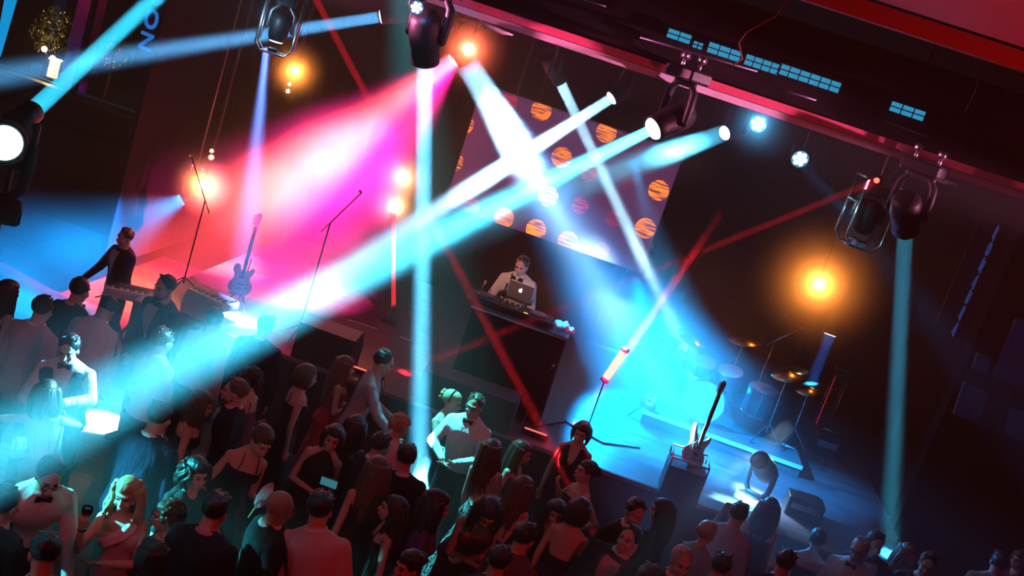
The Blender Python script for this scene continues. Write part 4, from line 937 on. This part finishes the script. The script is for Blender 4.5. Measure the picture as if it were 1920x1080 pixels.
    for q in (1, -1): b.tube([nb+Rt@np.array([q*.02, .015, .0])*S, B.map([q*shx*.8, .008, shz+.018])], [.05*S*k, .045*S*k], 10, True)
    hx = .088*S; st = rnd.uniform(.01, .05)
    LG = {}
    for q in (1, -1):
        hp_ = np.array([q*hx, .005, .90*S]); kn = np.array([q*(hx+st*.6), -.02+q*st*.5, .49*S]); an = np.array([q*(hx+st), .02+q*st, .085*S]); LG[q] = (hp_, kn, an)
        b.tube([hp_, hp_*.6+kn*.4, kn], [.088*S*(1.02 if fem else 1), .075*S, .052*S], 12, True)
        b.tube([kn, kn*.7+an*.3+np.array([0, .012, 0]), an], [.052*S, .053*S, .035*S], 12, True)
        b.tube([an+np.array([0, .015, -.045*S]), an+np.array([q*.02, -.15*S, -.055*S])], [.036*S, .030*S], 10, True)
    b.build('body', sk, root, voxel=vox, sm=2)
    # ---- face details
    if face is None: face = True
    if face:
        for q in (-1, 1):
            e = MB().ell(H((q*.030, -.0825, .006)), np.array((.0135, .006, .0065))*hs, Rh); e.build('eye', EYEM, root, True)
            e = MB().tube([H((q*.014, -.090, .026)), H((q*.032, -.088, .032)), H((q*.048, -.076, .025))], [.0035, .0042, .0025], 6, True); e.build('eyebrow', HAIR['black' if hc not in ('blond', 'grey') else 'brown'], root, True)
        e = MB().ell(H((0, -.0985, -.060)), np.array((.021, .006, .006))*hs, Rh); e.ell(H((0, -.0975, -.069)), np.array((.017, .006, .005))*hs, Rh); e.build('mouth', LIPM, root, True)
    if specs:
        g = MB()
        for q in (-1, 1):
            c = [H((q*.031+.022*math.cos(a), -.101, .004+.017*math.sin(a))) for a in np.linspace(0, 2*math.pi, 14)]
            g.tube(c, .0022, 6); g.tube([H((q*.053, -.099, .008)), H((q*.08, -.02, .004)), H((q*.082, .02, 0))], .002, 6)
        g.tube([H((-.009, -.102, .006)), H((.009, -.102, .006))], .0022, 6); g.build('eyeglasses', BLACKP, root, True)
    if beard:
        g = MB(); g.ell(H((0, -.045, -.082)), np.array((jw+.014, .044, .036))*hs, Rh); g.ell(H((0, -.01, -.06)), np.array((.062, .05, .03))*hs, Rh); g.build('beard', HAIR[hc], root, True)
    # ---- hair
    if hair != 'bald':
        g = MB(); hm = HAIR[hc]
        if hair == 'short':
            g.ell(H((0, .024, .040)), np.array((.083, .096, .088))*hs, Rh, 20, 14)
            for i in range(22):
                a = rnd.uniform(-2.6, 2.6); t = rnd.uniform(.3, 1.25)
                n_ = np.array([math.cos(t)*math.sin(a), math.cos(t)*math.cos(a), math.sin(t)]); p = np.array([0, .022, .044])+n_*np.array([.078, .092, .082])
                if p[1] < -.03 and p[2] < .1: continue
                g.tube([H(p-n_*.006), H(p+n_*.0+np.array([rnd.uniform(-.02, .02), -.022, .004]))], [.016, .009], 6, True)
        else:
            g.ell(H((0, .026, .038)), np.array((.086, .101, .094))*hs, Rh, 20, 14)
            g.ell(H((.0, .0, .070)), np.array((.072, .085, .058))*hs, Rh, 16, 10)
            if hair in ('long', 'wavy', 'curly', 'half'):
                Ll = hairlen; wv = {'long': .004, 'half': .006, 'wavy': .022, 'curly': .03}[hair]
                N = 26
                Dn = Rt@np.array([0, 0, -1.])*.6+np.array([0, 0, -1.])*.4
                for i in range(N):
                    a = math.radians(-118+236*i/(N-1)); lay = rnd.uniform(.9, 1.05)
                    st_ = np.array([math.sin(a)*.078*lay, .022+math.cos(a)*.088*lay, .055])
                    p0 = H(st_); out = Rh@np.array([math.sin(a), math.cos(a), 0])
                    L = Ll*rnd.uniform(.85, 1.08); pts = []; ph = rnd.uniform(0, 6.3); n_ = 7
                    for kk in range(n_+1):
                        t = kk/n_; o = out*(.012+.05*math.sin(min(1, t*1.6)*math.pi*.5)*(.7 if abs(a) < 1.8 else .35))+(Rh@np.array([math.cos(a), -math.sin(a), 0]))*wv*math.sin(ph+t*9)+out*wv*.5*math.cos(ph+t*8)
                        pts.append(p0+Dn*(L+.06)*t*S+o*S)
                    r0 = .021*S if hair != 'curly' else .024*S
                    g.tube(pts, [r0]*(n_-2)+[r0*.85, r0*.6, r0*.25], 7, True)
            if hair == 'updo':
                g.ell(H((0, .118, .045)), np.array((.048, .042, .044))*hs, Rh, 14, 10)
                for i in range(16):
                    a = rnd.uniform(0, 6.28); r = rnd.uniform(.02, .05)
                    g.ell(H((math.cos(a)*r, .105+rnd.uniform(0, .035), .04+math.sin(a)*r)), .017*hs, None, 8, 6)
            if hair == 'curls':
                for i in range(110):
                    a = rnd.uniform(-2.5, 2.5); t = rnd.uniform(-.75, 1.5)
                    n_ = np.array([math.cos(t)*math.sin(a), math.cos(t)*math.cos(a), math.sin(t)]); p = np.array([0, .03, .03])+n_*np.array([.088, .10, .096])
                    if p[1] < -.05 and p[2] < .07: continue
                    g.ell(H(p), rnd.uniform(.012, .022)*hs, None, 7, 5)
            if hair == 'bob':
                for i in range(24):
                    a = math.radians(-115+230*i/23); st_ = np.array([math.sin(a)*.08, .022+math.cos(a)*.09, .05]); p0 = H(st_); out = Rh@np.array([math.sin(a), math.cos(a), 0])
                    g.tube([p0, p0+out*.014+Rh@np.array([0, 0, -.07]), p0+out*.006+Rh@np.array([0, 0, -.15])], [.022, .022, .01], 7, True)
        g.build('hair', hm, root, True)
    # ---- clothes
    wearing = CL[col]; cv = .012
    def sleeves(mb, r=(.062, .056, .036), short=False):
        for q in (1, -1):
            sh, el, wr = arms[q][:3]
            mb.ell(sh, (.061*k*S,)*3); mb.tube([nb+Rt@np.array([q*.03, .018, -.01])*S, B.map([q*shx*.85, .008, shz+.012])], [.056*S*k, .054*S*k], 10, True); mb.tube([sh, (sh+el)/2, el], [r[0]*k*S, (r[0]+r[1])/2*k*S, r[1]*k*S], 12, True)
            if not short: mb.tube([el, (el+wr)/2, wr], [r[1]*k*S, (r[1]+r[2])/2*k*S, r[2]*k*S*1.05], 12, True)
    def pants(m):
        t = MB(); B.closed(t, .80, 1.03, .012)
        for q in (1, -1):
            a, c, d = LG[q]; t.tube([a, a*.5+c*.5, c, c*.4+d*.6, d], [.100*S, .090*S, .072*S, .066*S, .062*S], 12, True)
        t.build('trousers', m, root, voxel=cv, sm=2)
    def shoes(m):
        for q in (1, -1):
            a = LG[q][2]; t = MB().tube([a+np.array([0, .03, -.035*S]), a+np.array([q*.012, -.07, -.04*S]), a+np.array([q*.02, -.17, -.052*S])], [.045*S, .043*S, .033*S], 12, True); t.build('shoe', m, root, True)
    def neck_collar(m, r=.068):
        c = MB(); pts = []
        for a in np.linspace(-165, 165, 17):
            aa = math.radians(a); pts.append((math.sin(aa)*r*S, math.cos(aa)*r*S))
        cb = nb+Rt@np.array([0, .0, .0])
        lo = [cb+Rt@np.array([x, yv*1.0, -.012]) for x, yv in pts]; hi = [cb+Rt@np.array([x*.93, yv*.93, .032*S]) for x, yv in pts]
        c.tube([(l+h_)/2 for l, h_ in zip(lo, hi)], .019*S, 8, True); c.build('collar', m, root, True)
    def bow(m):
        c = nb+Rt@np.array([0, -.092, -.008]); t = MB()
        for q in (-1, 1):
            t.loft([np.array([c+Rt@np.array([q*x, sg*w_, zz*hh])*S for sg, zz in ((-1, -1), (1, -1), (1, 1), (-1, 1))])[::q] for x, w_, hh in ((.004, .006, .008), (.03, .009, .02), (.052, .007, .024))])
        t.box(c, (.014*S, .02*S, .018*S), Rt, .003); t.build('bow_tie', m, root)
    if outfit in ('tux', 'jacket'):
        jm = CL[jc]; t = MB(); B.closed(t, .78, 1.49, .022); sleeves(t, (.066, .060, .042))
        nbk = nb+Rt@np.array([0, .0, -.01]); t.tube([B.map([-.07, .03, 1.475]), B.map([0, .065, 1.50]), B.map([.07, .03, 1.475])], .022*S, 8, True)
        t.build('jacket', jm, root, voxel=cv, sm=5)
        neck_collar(CL[collar])
        s_ = MB(); B.shell(s_, 1.455, 1.14, .030, .006, -24, 24, 12, 12)
        vv = np.concatenate(s_.v)
        s_ = MB()
        # V-shaped shirt front narrowing to the button
        rows = []
        for sgn_off in (.034, .026):
            for i in range(9):
                z = 1.13+.33*i/8; wdt = 2+20*(i/8)
                rows.append([B.T(a, z, sgn_off) for a in np.linspace(-wdt, wdt, 7)])
        V = np.array(rows).reshape(-1, 3); f = []
        for i in range(8):
            for j in range(6):
                a = i*7+j; f.append((a, a+1, a+8, a+7)); a += 63; f.append((a, a+7, a+8, a+1))
        s_.add(V, f); s_.build('shirt_front', CL[col if col != 'black' else 'white'], root)
        for q in (-1, 1):
            l = MB(); rw = []
            for off in (.042, .03):
                for i in range(9):
                    z = 1.13+.33*i/8; w0 = 2+20*(i/8); w1 = w0+4+9*math.sin(math.pi*min(1, (i/8)*1.05)**1.4)
                    rw.append([B.T(q*a, z, off) for a in np.linspace(w0, w1, 4)])
            V = np.array(rw).reshape(-1, 3); f = []
            for i in range(8):
                for j in range(3):
                    a = i*4+j; f.append((a, a+1, a+5, a+4)[::q]); a += 36; f.append((a, a+4, a+5, a+1)[::q])
            l.add(V, f); l.build('lapel', mat('satin_black', (.02, .02, .022), .25, vary=.1) if jc == 'black' else jm, root)
        if tie: bow(CL['black'])
        pants(CL[trouser]); shoes(mat('shoe_leather', (.01, .01, .01), .2, vary=.1))
    elif outfit in ('shirt', 'vest'):
        t = MB(); B.closed(t, .93, 1.51, .013); sleeves(t); t.build('shirt', wearing, root, voxel=cv, sm=5)
        neck_collar(wearing, .068)
        if outfit == 'vest':
            t = MB(); B.shell(t, lambda a: 1.455-.17*math.exp(-((abs(((a+180) % 360)-180)-88)/20)**2)-.27*math.exp(-((((a+180) % 360)-180)/13)**2), .93, .024, .01, n=56, m=18); t.build('waistcoat', CL[jc], root, True)
        if outfit == 'shirt' and tie == 'braces':
            for q in (-1, 1):
                t = MB(); B.shell(t, 1.47, .98, .019, .004, q*26-3.5, q*26+3.5, 3, 14); B.shell(t, 1.47, .98, .019, .004, 180-q*20-3.5, 180-q*20+3.5, 3, 14); t.build('suspender', CL['black'], root)
        if tie: bow(CL['black'])
        pants(CL[trouser]); shoes(mat('shoe_leather', (.01, .01, .01), .2, vary=.1))
    elif outfit == 'dress':
        def zt(a):
            d = abs(((a+180) % 360)-180)
            if top == 'halter': return 1.49-.20*smooth01((d-22)/45) if d < 90 else 1.29-.1*smooth01((d-90)/60)
            if top == 'lowback': return 1.37-.30*smooth01((d-75)/75)
            if top == 'vneck': return 1.455-.2*math.exp(-(d/15)**2) if d < 60 else 1.455-.17*math.sin(math.radians(min(180, max(0, (d-60)*3))))
            if top == 'tee': return 1.47-.05*math.exp(-(d/20)**2)
            return 1.345-.03*smooth01((d-60)/60)
        zb = {'long': .04, 'knee': .48}.get('long' if skirt > 0 else 'knee')
        t = MB(); B.shell(t, zt, zb, .007, .006, n=60, m=34, skirt=1, flare=abs(skirt), fold=.05); t.build('dress', wearing, root, True)
        if top in ('strap', 'lowback'):
            for q in (-1, 1):
                t = MB(); pts = [B.T(q*26, 1.335, .012), B.T(q*24, 1.40, .010), B.T(q*22+q*30, 1.47, .012), B.T(180-q*24, 1.42, .010), B.T(180-q*24, 1.30 if top == 'strap' else 1.1, .010)]
                t.tube(pts, .0045, 6, True); t.build('shoulder_strap', wearing, root, True)
        if top == 'oneshoulder':
            t = MB(); rw = []
            for off in (.030, .012):
                for i in range(11):
                    u = i/10; a = 48-110*u; z = 1.47-.30*u
                    if u > .6: z = 1.29-.12*(u-.6)
                    rw.append([B.T(a, z+w_, off+.006*math.cos(w_*120)) for w_ in np.linspace(-.055, .03, 6)])
            V = np.array(rw).reshape(-1, 3); f = []
            for i in range(10):
                for j in range(5):
                    a = i*6+j; f.append((a, a+6, a+7, a+1)); a += 66; f.append((a, a+1, a+7, a+6))
            t.add(V, f); t.build('draped_sash', CL['white'], root, True)
        if top == 'tee':
            t = MB(); sleeves(t, (.058, .052, .036), short=True); t.build('sleeves', wearing, root, voxel=cv, sm=1)
        shoes(mat('shoe_leather', (.01, .01, .01), .2, vary=.1))
    root['_hands'] = ''; del root['_hands']
    M = Matrix.Translation(root.location) @ Matrix.Rotation(y, 4, 'Z')
    return dict(Hl=H, hs=hs, root=root, hand={q: M @ Vector(arms[q][5]) for q in arms}, fd={q: (M.to_3x3() @ Vector(arms[q][3])) for q in arms}, H=lambda p: M @ Vector(H(p)), B=B, M=M)

def tumbler(p, label, fill=(.5, .2, .05)):
    r = thing('drinking_glass', label, 'glass', (p.x, p.y, p.z-.05))
    MB().lathe([(.028, 0), (.03, .004), (.036, .11), (.033, .11), (.026, .012), (.0, .012)], n=20).build('tumbler', GLASSM, r, True)
    MB().lathe([(.0, .014), (.026, .014), (.031, .075), (0, .075)], n=18).build('drink', mat('drink_amber', fill, .1, vary=.1), r, True)
    return r
def wineglass(p, label):
    r = thing('wine_glass', label, 'glass', (p.x, p.y, p.z-.09))
    MB().lathe([(.033, 0), (.033, .003), (.004, .008), (.004, .085), (.02, .10), (.036, .13), (.034, .17), (.032, .17), (.033, .13), (.016, .105), (0, .10)], n=20).build('bowl_and_stem', GLASSM, r, True)
    return r
# ------------------------------------------------------------------ performers and guests
W = person
dj = W(978, 499, 'disc jockey in a cream shirt with headphones round the neck behind the laptop', outfit='shirt', col='cream', tie=False, gz=STZ+.018, armL='dj', armR='dj', lf=10, li=2, hp=14, hy=-12, hair='short', hc='brown', h=1.70)
q = dj['H']((0, -.06, -.13)); hp2 = thing('headphones', 'black headphones hanging around the neck of the disc jockey', 'headphones', q)
MB().tube([(-.075, .0, .0), (-.07, .1, .03), (0, .14, .045), (.07, .1, .03), (.075, .0, .0)], .009).build('headband', BLACKP, hp2, True)
for s_ in (-1, 1): MB().ell((s_*.045, -.03, -.03), (.034, .024, .042)).build('ear_cup', BLACKP, hp2, True)
W(234, 446, 'hazy musician behind the slim far left keyboard', outfit='jacket', jc='navy', tie=False, h=1.64, yaw=-30, face=False, armL='dj', armR='dj', hc='black')
# far left, in the blue haze
W(16, 548, 'dim guest with long dark hair at the far left edge', 'f', yaw=150, hair='long', hc='black', outfit='dress', col='navy', face=False)
W(80, 580, 'guest seen from behind in a rose jacket left of the white shirt', yaw=170, outfit='jacket', jc='rose', hc='black', face=False, vox=.01)
W(150, 545, 'dark suited guest standing behind the white shirt, in blue haze', yaw=160, outfit='jacket', jc='black', hc='black', face=False, vox=.01)
W(200, 582, 'guest in a loose white shirt seen from behind, head bowed', yaw=175, outfit='shirt', col='white', tie=False, lf=18, hp=40, hc='black', face=False)
vest = W(128, 655, 'man in a dark waistcoat and white sleeves dancing at left', outfit='vest', col='white', yaw=15, armL='hug', armR='waist', hp=18, hc='black', li=5)
wm = W(88, 738, 'woman with her back turned, low cut strappy dress, arm stretched left', 'f', yaw=195, outfit='dress', top='lowback', col='teal', hair='half', hc='brown', armL='out', armR='hug', li=12, hairlen=.2, h=1.6)
W(308, 540, 'tall dark suited man with a pink lit face before the keyboard', yaw=-25, outfit='tux', hc='black', h=1.9, beard=True)
W(402, 602, 'dark haired guest in a pale shirt before the lit stage, from behind', yaw=165, outfit='shirt', col='white', tie=False, hc='black', face=False, vox=.01)
W(305, 640, 'man in a pale shirt standing inside the long cyan beam', yaw=150, outfit='shirt', col='white', tie=False, hc='auburn', h=1.84, face=False, li=6)
W(498, 612, 'guest whose round dark head stands in the cyan beam by the stage', yaw=180, outfit='jacket', jc='black', hc='black', face=False, vox=.01)
W(466, 712, 'woman with dark curls just behind the bearded man', 'f', yaw=-100, outfit='dress', top='strap', col='wine', hair='curls', hc='black', face=False)
W(440, 735, 'bearded man in a tuxedo and bow tie in profile facing left', yaw=-72, outfit='tux', hc='auburn', beard=True, hp=0, h=1.74)
W(376, 758, 'brown haired woman with a pale bare shoulder facing right', 'f', yaw=110, outfit='dress', top='strapless' , col='black', hair='half', hc='brown', hp=12, hairlen=.2)
W(300, 782, 'broad man in a dark pleated jacket from behind with brown hair', yaw=170, outfit='jacket', jc='navy', hc='brown', face=False, h=1.86, lf=8)
W(368, 888, 'woman with teal lit face and tousled dark bob looking right', 'f', yaw=48, outfit='dress', top='tee', col='black', hair='wavy', hc='black', hairlen=.12, hy=5)
w16 = W(490, 828, 'woman with hair pinned up in a black camisole leaning right', 'f', yaw=38, outfit='dress', top='strap', col='black', hair='updo', hc='brown', armL='drink', li=-16, hp=14, hy=10, h=1.76)
w17 = W(236, 928, 'woman with blonde waves in a draped white one shoulder dress', 'f', yaw=8, outfit='dress', top='oneshoulder', col='rose', hair='wavy', hc='blond', armR='face', armL='cross', hairlen=.28, li=6)
W(92, 893, 'man with glasses, white shirt and bow tie leaning forward at lower left', yaw=42, outfit='shirt', col='white', specs=True, lf=24, hp=8, hc='black', armR='reach', armL='reach', h=1.82)
W(8, 945, 'dark haired man in a black jacket cut by the left edge', yaw=165, outfit='jacket', hc='black', face=False)
W(82, 1040, 'man with cropped hair and bare red lit neck at the bottom left', yaw=215, outfit='jacket', jc='black', hc='black', face=False, lf=12, hp=20)
W(313, 968, 'woman with gathered dark curls and glasses facing left, bottom left', 'f', yaw=-62, outfit='dress', top='strap', col='black', hair='curls', hc='brown', specs=True, h=1.60)
W(283, 1042, 'woman with smooth dark hair seen from behind at the bottom left', 'f', yaw=-130, outfit='dress', top='strap', col='black', hair='bob', hc='black', face=False)
W(404, 957, 'man in black jacket with pale collar from behind, bottom left of centre', yaw=172, outfit='jacket', hc='black', collar='rose', face=False, h=1.84)
W(524, 952, 'bald man in dark clothes wearing glasses, facing away to the right', yaw=125, outfit='jacket', hc='black', hair='bald', skin=2, face=False, specs=True, li=3)
W(600, 955, 'man in a pale suit jacket seen from behind, front row centre', yaw=178, outfit='jacket', jc='pinkw', hc='black', face=False, vox=.007, h=1.9, li=13)
w26 = W(624, 822, 'woman with short dark hair in a black halter dress facing the viewer', 'f', yaw=10, outfit='dress', top='halter', col='black', hair='bob', hc='black', armR='cross', armL='down', li=-10, hp=2, skin=0)
W(648, 688, 'woman with very long brown hair in a red dress facing right', 'f', yaw=108, outfit='dress', top='strap', col='red', hair='long', hc='auburn', armL='front', armR='drink', hairlen=.52, face=False, li=3, h=1.58)
W(719, 680, 'young man with suspenders and bow tie in profile facing right', yaw=98, outfit='shirt', col='denim', tie='braces', armL='front', armR='reach', lf=8, hc='black', trouser='grey', h=1.86)
W(575, 706, 'woman in a dark dress left of the red dress, facing right', 'f', yaw=120, outfit='dress', top='strap', col='black', hair='bob', hc='brown', face=False)
W(668, 800, 'woman with straight black hair and a teal lit shoulder, from behind', 'f', yaw=165, outfit='dress', top='strapless', col='black', hair='long', hc='black', hairlen=.3, face=False, h=1.58)
W(750, 800, 'curly blonde guest brightly rim lit beside the down beam', 'f', yaw=150, outfit='dress', top='tee', col='white', hair='curls', hc='blond', face=False)
W(760, 858, 'man with glowing rim light from the down beam, dark jacket', yaw=200, outfit='jacket', hc='black', face=False, h=1.78)
W(714, 836, 'dark haired man with an open pale collar behind the rim lit man', yaw=140, outfit='jacket', hc='black', face=False, tie=False, vox=.01, h=1.66)
W(706, 882, 'woman with long brown hair and red lit arm, back to the viewer', 'f', yaw=-155, outfit='dress', top='strap', col='black', hair='long', hc='auburn', hairlen=.42, face=False, h=1.74)
W(735, 955, 'laughing woman with loose dark curls facing left', 'f', yaw=-75, outfit='dress', top='strap', col='black', hair='wavy', hc='black', hairlen=.34, hp=-6, h=1.60)
W(818, 948, 'woman with sleek dark hair in profile facing right, dark purple dress', 'f', yaw=105, outfit='dress', top='tee', col='purple', hair='half', hc='black', hairlen=.28, h=1.74)
W(765, 1062, 'woman with red lit face at the bottom edge of centre', 'f', yaw=-40, outfit='dress', top='strap', col='black', hair='updo', hc='black')
wb = W(848, 754, 'blonde woman with headband and strapless black dress hugging her partner', 'f', yaw=55, outfit='dress', top='strapless', col='black', hair='updo', hc='blond', armL='hug', armR='waist', li=6, hy=20, skirt=.26)
W(889, 762, 'man with glasses and bow tie in a white shirt held by the blonde', yaw=-10, outfit='shirt', col='white', specs=True, armR='waist', armL='waist', hc='brown', skin=1)
W(922, 846, 'woman with very long straight hair in a sparkling sequin gown', 'f', yaw=158, outfit='dress', top='lowback', col='sequin', hair='half', hc='brown', hairlen=.42, face=False, li=10, skirt=.42)
W(978, 848, 'woman with long brown hair in profile facing right beside the sequin gown', 'f', yaw=75, outfit='dress', top='strap', col='black', hair='half', hc='brown', hairlen=.36, h=1.56)
W(980, 915, 'woman whose long auburn hair hangs over a bare shoulder, from behind', 'f', yaw=150, outfit='dress', top='lowback', col='black', hair='half', hc='auburn', hairlen=.4, face=False, h=1.60)
W(915, 962, 'woman in a dark red dress bending forward, hair over her face', 'f', yaw=20, outfit='dress', top='strapless', col='wine', hair='long', hc='black', lf=26, hp=26, hairlen=.2, armL='cross', armR='cross', h=1.78)
wn = W(1090, 812, 'woman in a black v neck with necklace standing against the stage', 'f', yaw=-10, outfit='dress', top='vneck', col='black', hair='bob', hc='black', h=1.72, armR='down', armL='down')
W(1098, 885, 'woman with bare pale shoulders and hands on hips facing left', 'f', yaw=-60, outfit='dress', top='strapless', col='black', hair='updo', hc='black', armL='hip', armR='elbow', li=8, lf=-4, hp=-8)
W(1042, 962, 'woman with long dark hair and plunging black dress facing forward', 'f', yaw=5, outfit='dress', top='vneck', col='black', hair='half', hc='black', hairlen=.3, h=1.58)
w47 = W(1085, 958, 'woman with black bob in a sleeveless black dress from behind', 'f', yaw=165, outfit='dress', top='halter', col='black', hair='bob', hc='black', face=False, h=1.74)
w48 = W(983, 1008, 'dark haired guest with a red lit neck near the bottom centre', yaw=150, outfit='shirt', col='wine', tie=False, hc='black', face=False)
W(935, 1052, 'dark head at the very bottom of centre, from behind', yaw=180, outfit='jacket', hc='black', face=False)
w50 = W(1178, 1012, 'man in a tuxedo with bow tie and pale patterned shirt looking up right', yaw=-18, outfit='tux', col='rose', hc='black', li=-14, hp=-8, hy=-10)
W(1190, 962, 'dark guest with a teal lit open collar behind the tuxedo man', yaw=25, outfit='jacket', hc='black', tie=False, face=False, vox=.01)
W(1240, 958, 'guest with a thin cyan rim of light in profile facing left', 'f', yaw=-95, outfit='dress', top='tee', col='navy', hair='long', hc='black', hairlen=.3)
W(1276, 1054, 'grey haired man with magenta lit face at the bottom right of centre', yaw=20, outfit='tux', hc='grey', h=1.8)
W(1212, 1086, 'head with a cyan rim cut by the bottom edge', yaw=170, outfit='jacket', hc='black', face=False)
W(1325, 1000, 'hazy pale dressed guest in blue mist, left of the embracing pair', 'f', yaw=140, outfit='dress', top='tee', col='teal', hair='updo', hc='blond', face=False)
W(1385, 966, 'hazy guest with raised arm in blue mist', yaw=150, outfit='shirt', col='denim', tie=False, armL='face', hc='black', face=False, vox=.01)
W(1442, 955, 'woman silhouette with long dark hair against the lit stage edge', 'f', yaw=170, outfit='dress', top='strap', col='navy', hair='long', hc='black', hairlen=.3, face=False, h=1.74)
W(1350, 1062, 'shadowy guest at the bottom in front of the blue mist', yaw=180, outfit='jacket', jc='navy', hc='black', face=False, vox=.01)
W(1532, 1012, 'hazy bare armed guest with elbows out at lower right', 'f', yaw=175, outfit='dress', top='strapless', col='navy', hair='updo', hc='black', armL='hip', armR='hip', face=False)
W(1470, 1055, 'dim guest between the silhouette and the bare armed guest', yaw=180, outfit='jacket', jc='navy', hc='black', face=False, vox=.01)
W(1610, 1032, 'grey haired guest with glasses at the lower right', yaw=-30, outfit='shirt', col='white', specs=True, hc='grey')
W(1640, 1020, 'dark haired guest behind the one with glasses, lower right', yaw=10, outfit='jacket', hc='black', face=False, vox=.01)
W(1702, 1042, 'guest with auburn hair at the lower right of the thin beam', 'f', yaw=30, outfit='dress', top='tee', col='black', hair='half', hc='auburn')
W(1738, 1060, 'guest with a cyan lit chin at the lower right', yaw=-15, outfit='tux', hc='black')
W(1872, 1056, 'guest in a pale teal top from behind at the lower right corner', yaw=170, outfit='shirt', col='teal', tie=False, hc='black', face=False)
W(1912, 1050, 'red lit guest cut by the right edge', 'f', yaw=-60, outfit='dress', top='tee', col='wine', hair='half', hc='brown')
# things held
tumbler(w16['hand'][1], 'short drink glass held by the woman with the black camisole')
wineglass(w17['hand'][-1], 'wine glass raised beside the blonde waves')
tumbler(w26['hand'][-1], 'clear tumbler held high left of the halter dress', (.3, .3, .3))
q = P(537, 895, y=8.9); tumbler(w26['hand'][1], 'glass held low by the woman in the halter dress')
wineglass(P(1135, 975, y=9.6), 'wine glass glinting between the black bob and the tuxedo man') if False else None
def bag(p, label, col, s=1.0, chain=True, yaw_=0):
    t = thing('handbag', label, 'handbag', (p.x, p.y, p.z-.42 if chain else p.z), yaw_)
    MB().box((0, 0, .08*s), (.24*s, .06*s, .16*s), None, .02).build('bag_body', col, t); MB().box((0, -.032*s, .115*s), (.225*s, .01, .08*s), None, .004).build('flap', col, t)
    MB().ell((0, -.042*s, .08*s), .012).build('clasp', CHROME, t, True)
    if chain: MB().tube([(-.11*s, 0, .15*s), (-.02, 0, .42), (.02, 0, .42), (.11*s, 0, .15*s)], .005, 6).build('strap', CHROME, t, True)
    return t
bag(wm['hand'][-1]+Vector((-.15, -.1, 0)), 'pale handbag on a chain hanging below the dancing couple', CL['cream'], 1.1, True, 60)
bag(w47['hand'][1]+Vector((.02, -.05, .0)), 'orange red bag held by the woman with the black bob', mat('orange_leather', (.75, .12, .03), .45, vary=.1), .9, False, 70)
ph = thing('smartphone', 'smartphone with lit screen held up in the middle of the crowd', 'phone', P(617, 905, y=8.4))
MB().box((0, 0, 0), (.15, .01, .075), None, .003).build('case', BLACKP, ph); MB().box((0, -.006, 0), (.138, .002, .066)).build('display', emis('phone_display', (.05, .3, .4), .6), ph)
W(603, 905, 'guest hidden in the dark front row holding up a smartphone', yaw=172, outfit='jacket', hc='black', face=False, armL='up', armR='up', vox=.01, h=1.62) if False else None
H = wb['Hl']; k = MB(); k.tube([H((.09*math.cos(a), .01, .03+.10*math.sin(a))) for a in np.linspace(-.1, math.pi+.1, 15)], .009, 6, True); k.build('headband', CL['black'], wb['root'], True)
H = wn['Hl']; k = MB(); k.tube([H((.062*math.sin(a), .02-.085*math.cos(a), -.165-.02*math.cos(a))) for a in np.linspace(-1.7, 1.7, 15)], .004, 6, True); k.build('necklace', CHROME, wn['root'], True)
fn = thing('hand_fan', 'pale leaf shaped paper fan beside the bald head', 'fan', P(494, 930, y=7.9), R=Matrix.Rotation(.3, 3, 'Y'))
MB().prism([(.0, -.13), (.035, -.08), (.05, 0), (.045, .07), (.02, .12), (0, .14), (-.025, .11), (-.045, .05), (-.045, -.03), (-.03, -.09)][::1], .006, (0, 0, 0), np.array(Matrix.Rotation(math.pi/2, 3, 'X'))).build('paper_leaf', CL['rose'], fn); MB().tube([(0, 0, -.12), (0, 0, -.22)], .006).build('handle', wood, fn)
bake_all()
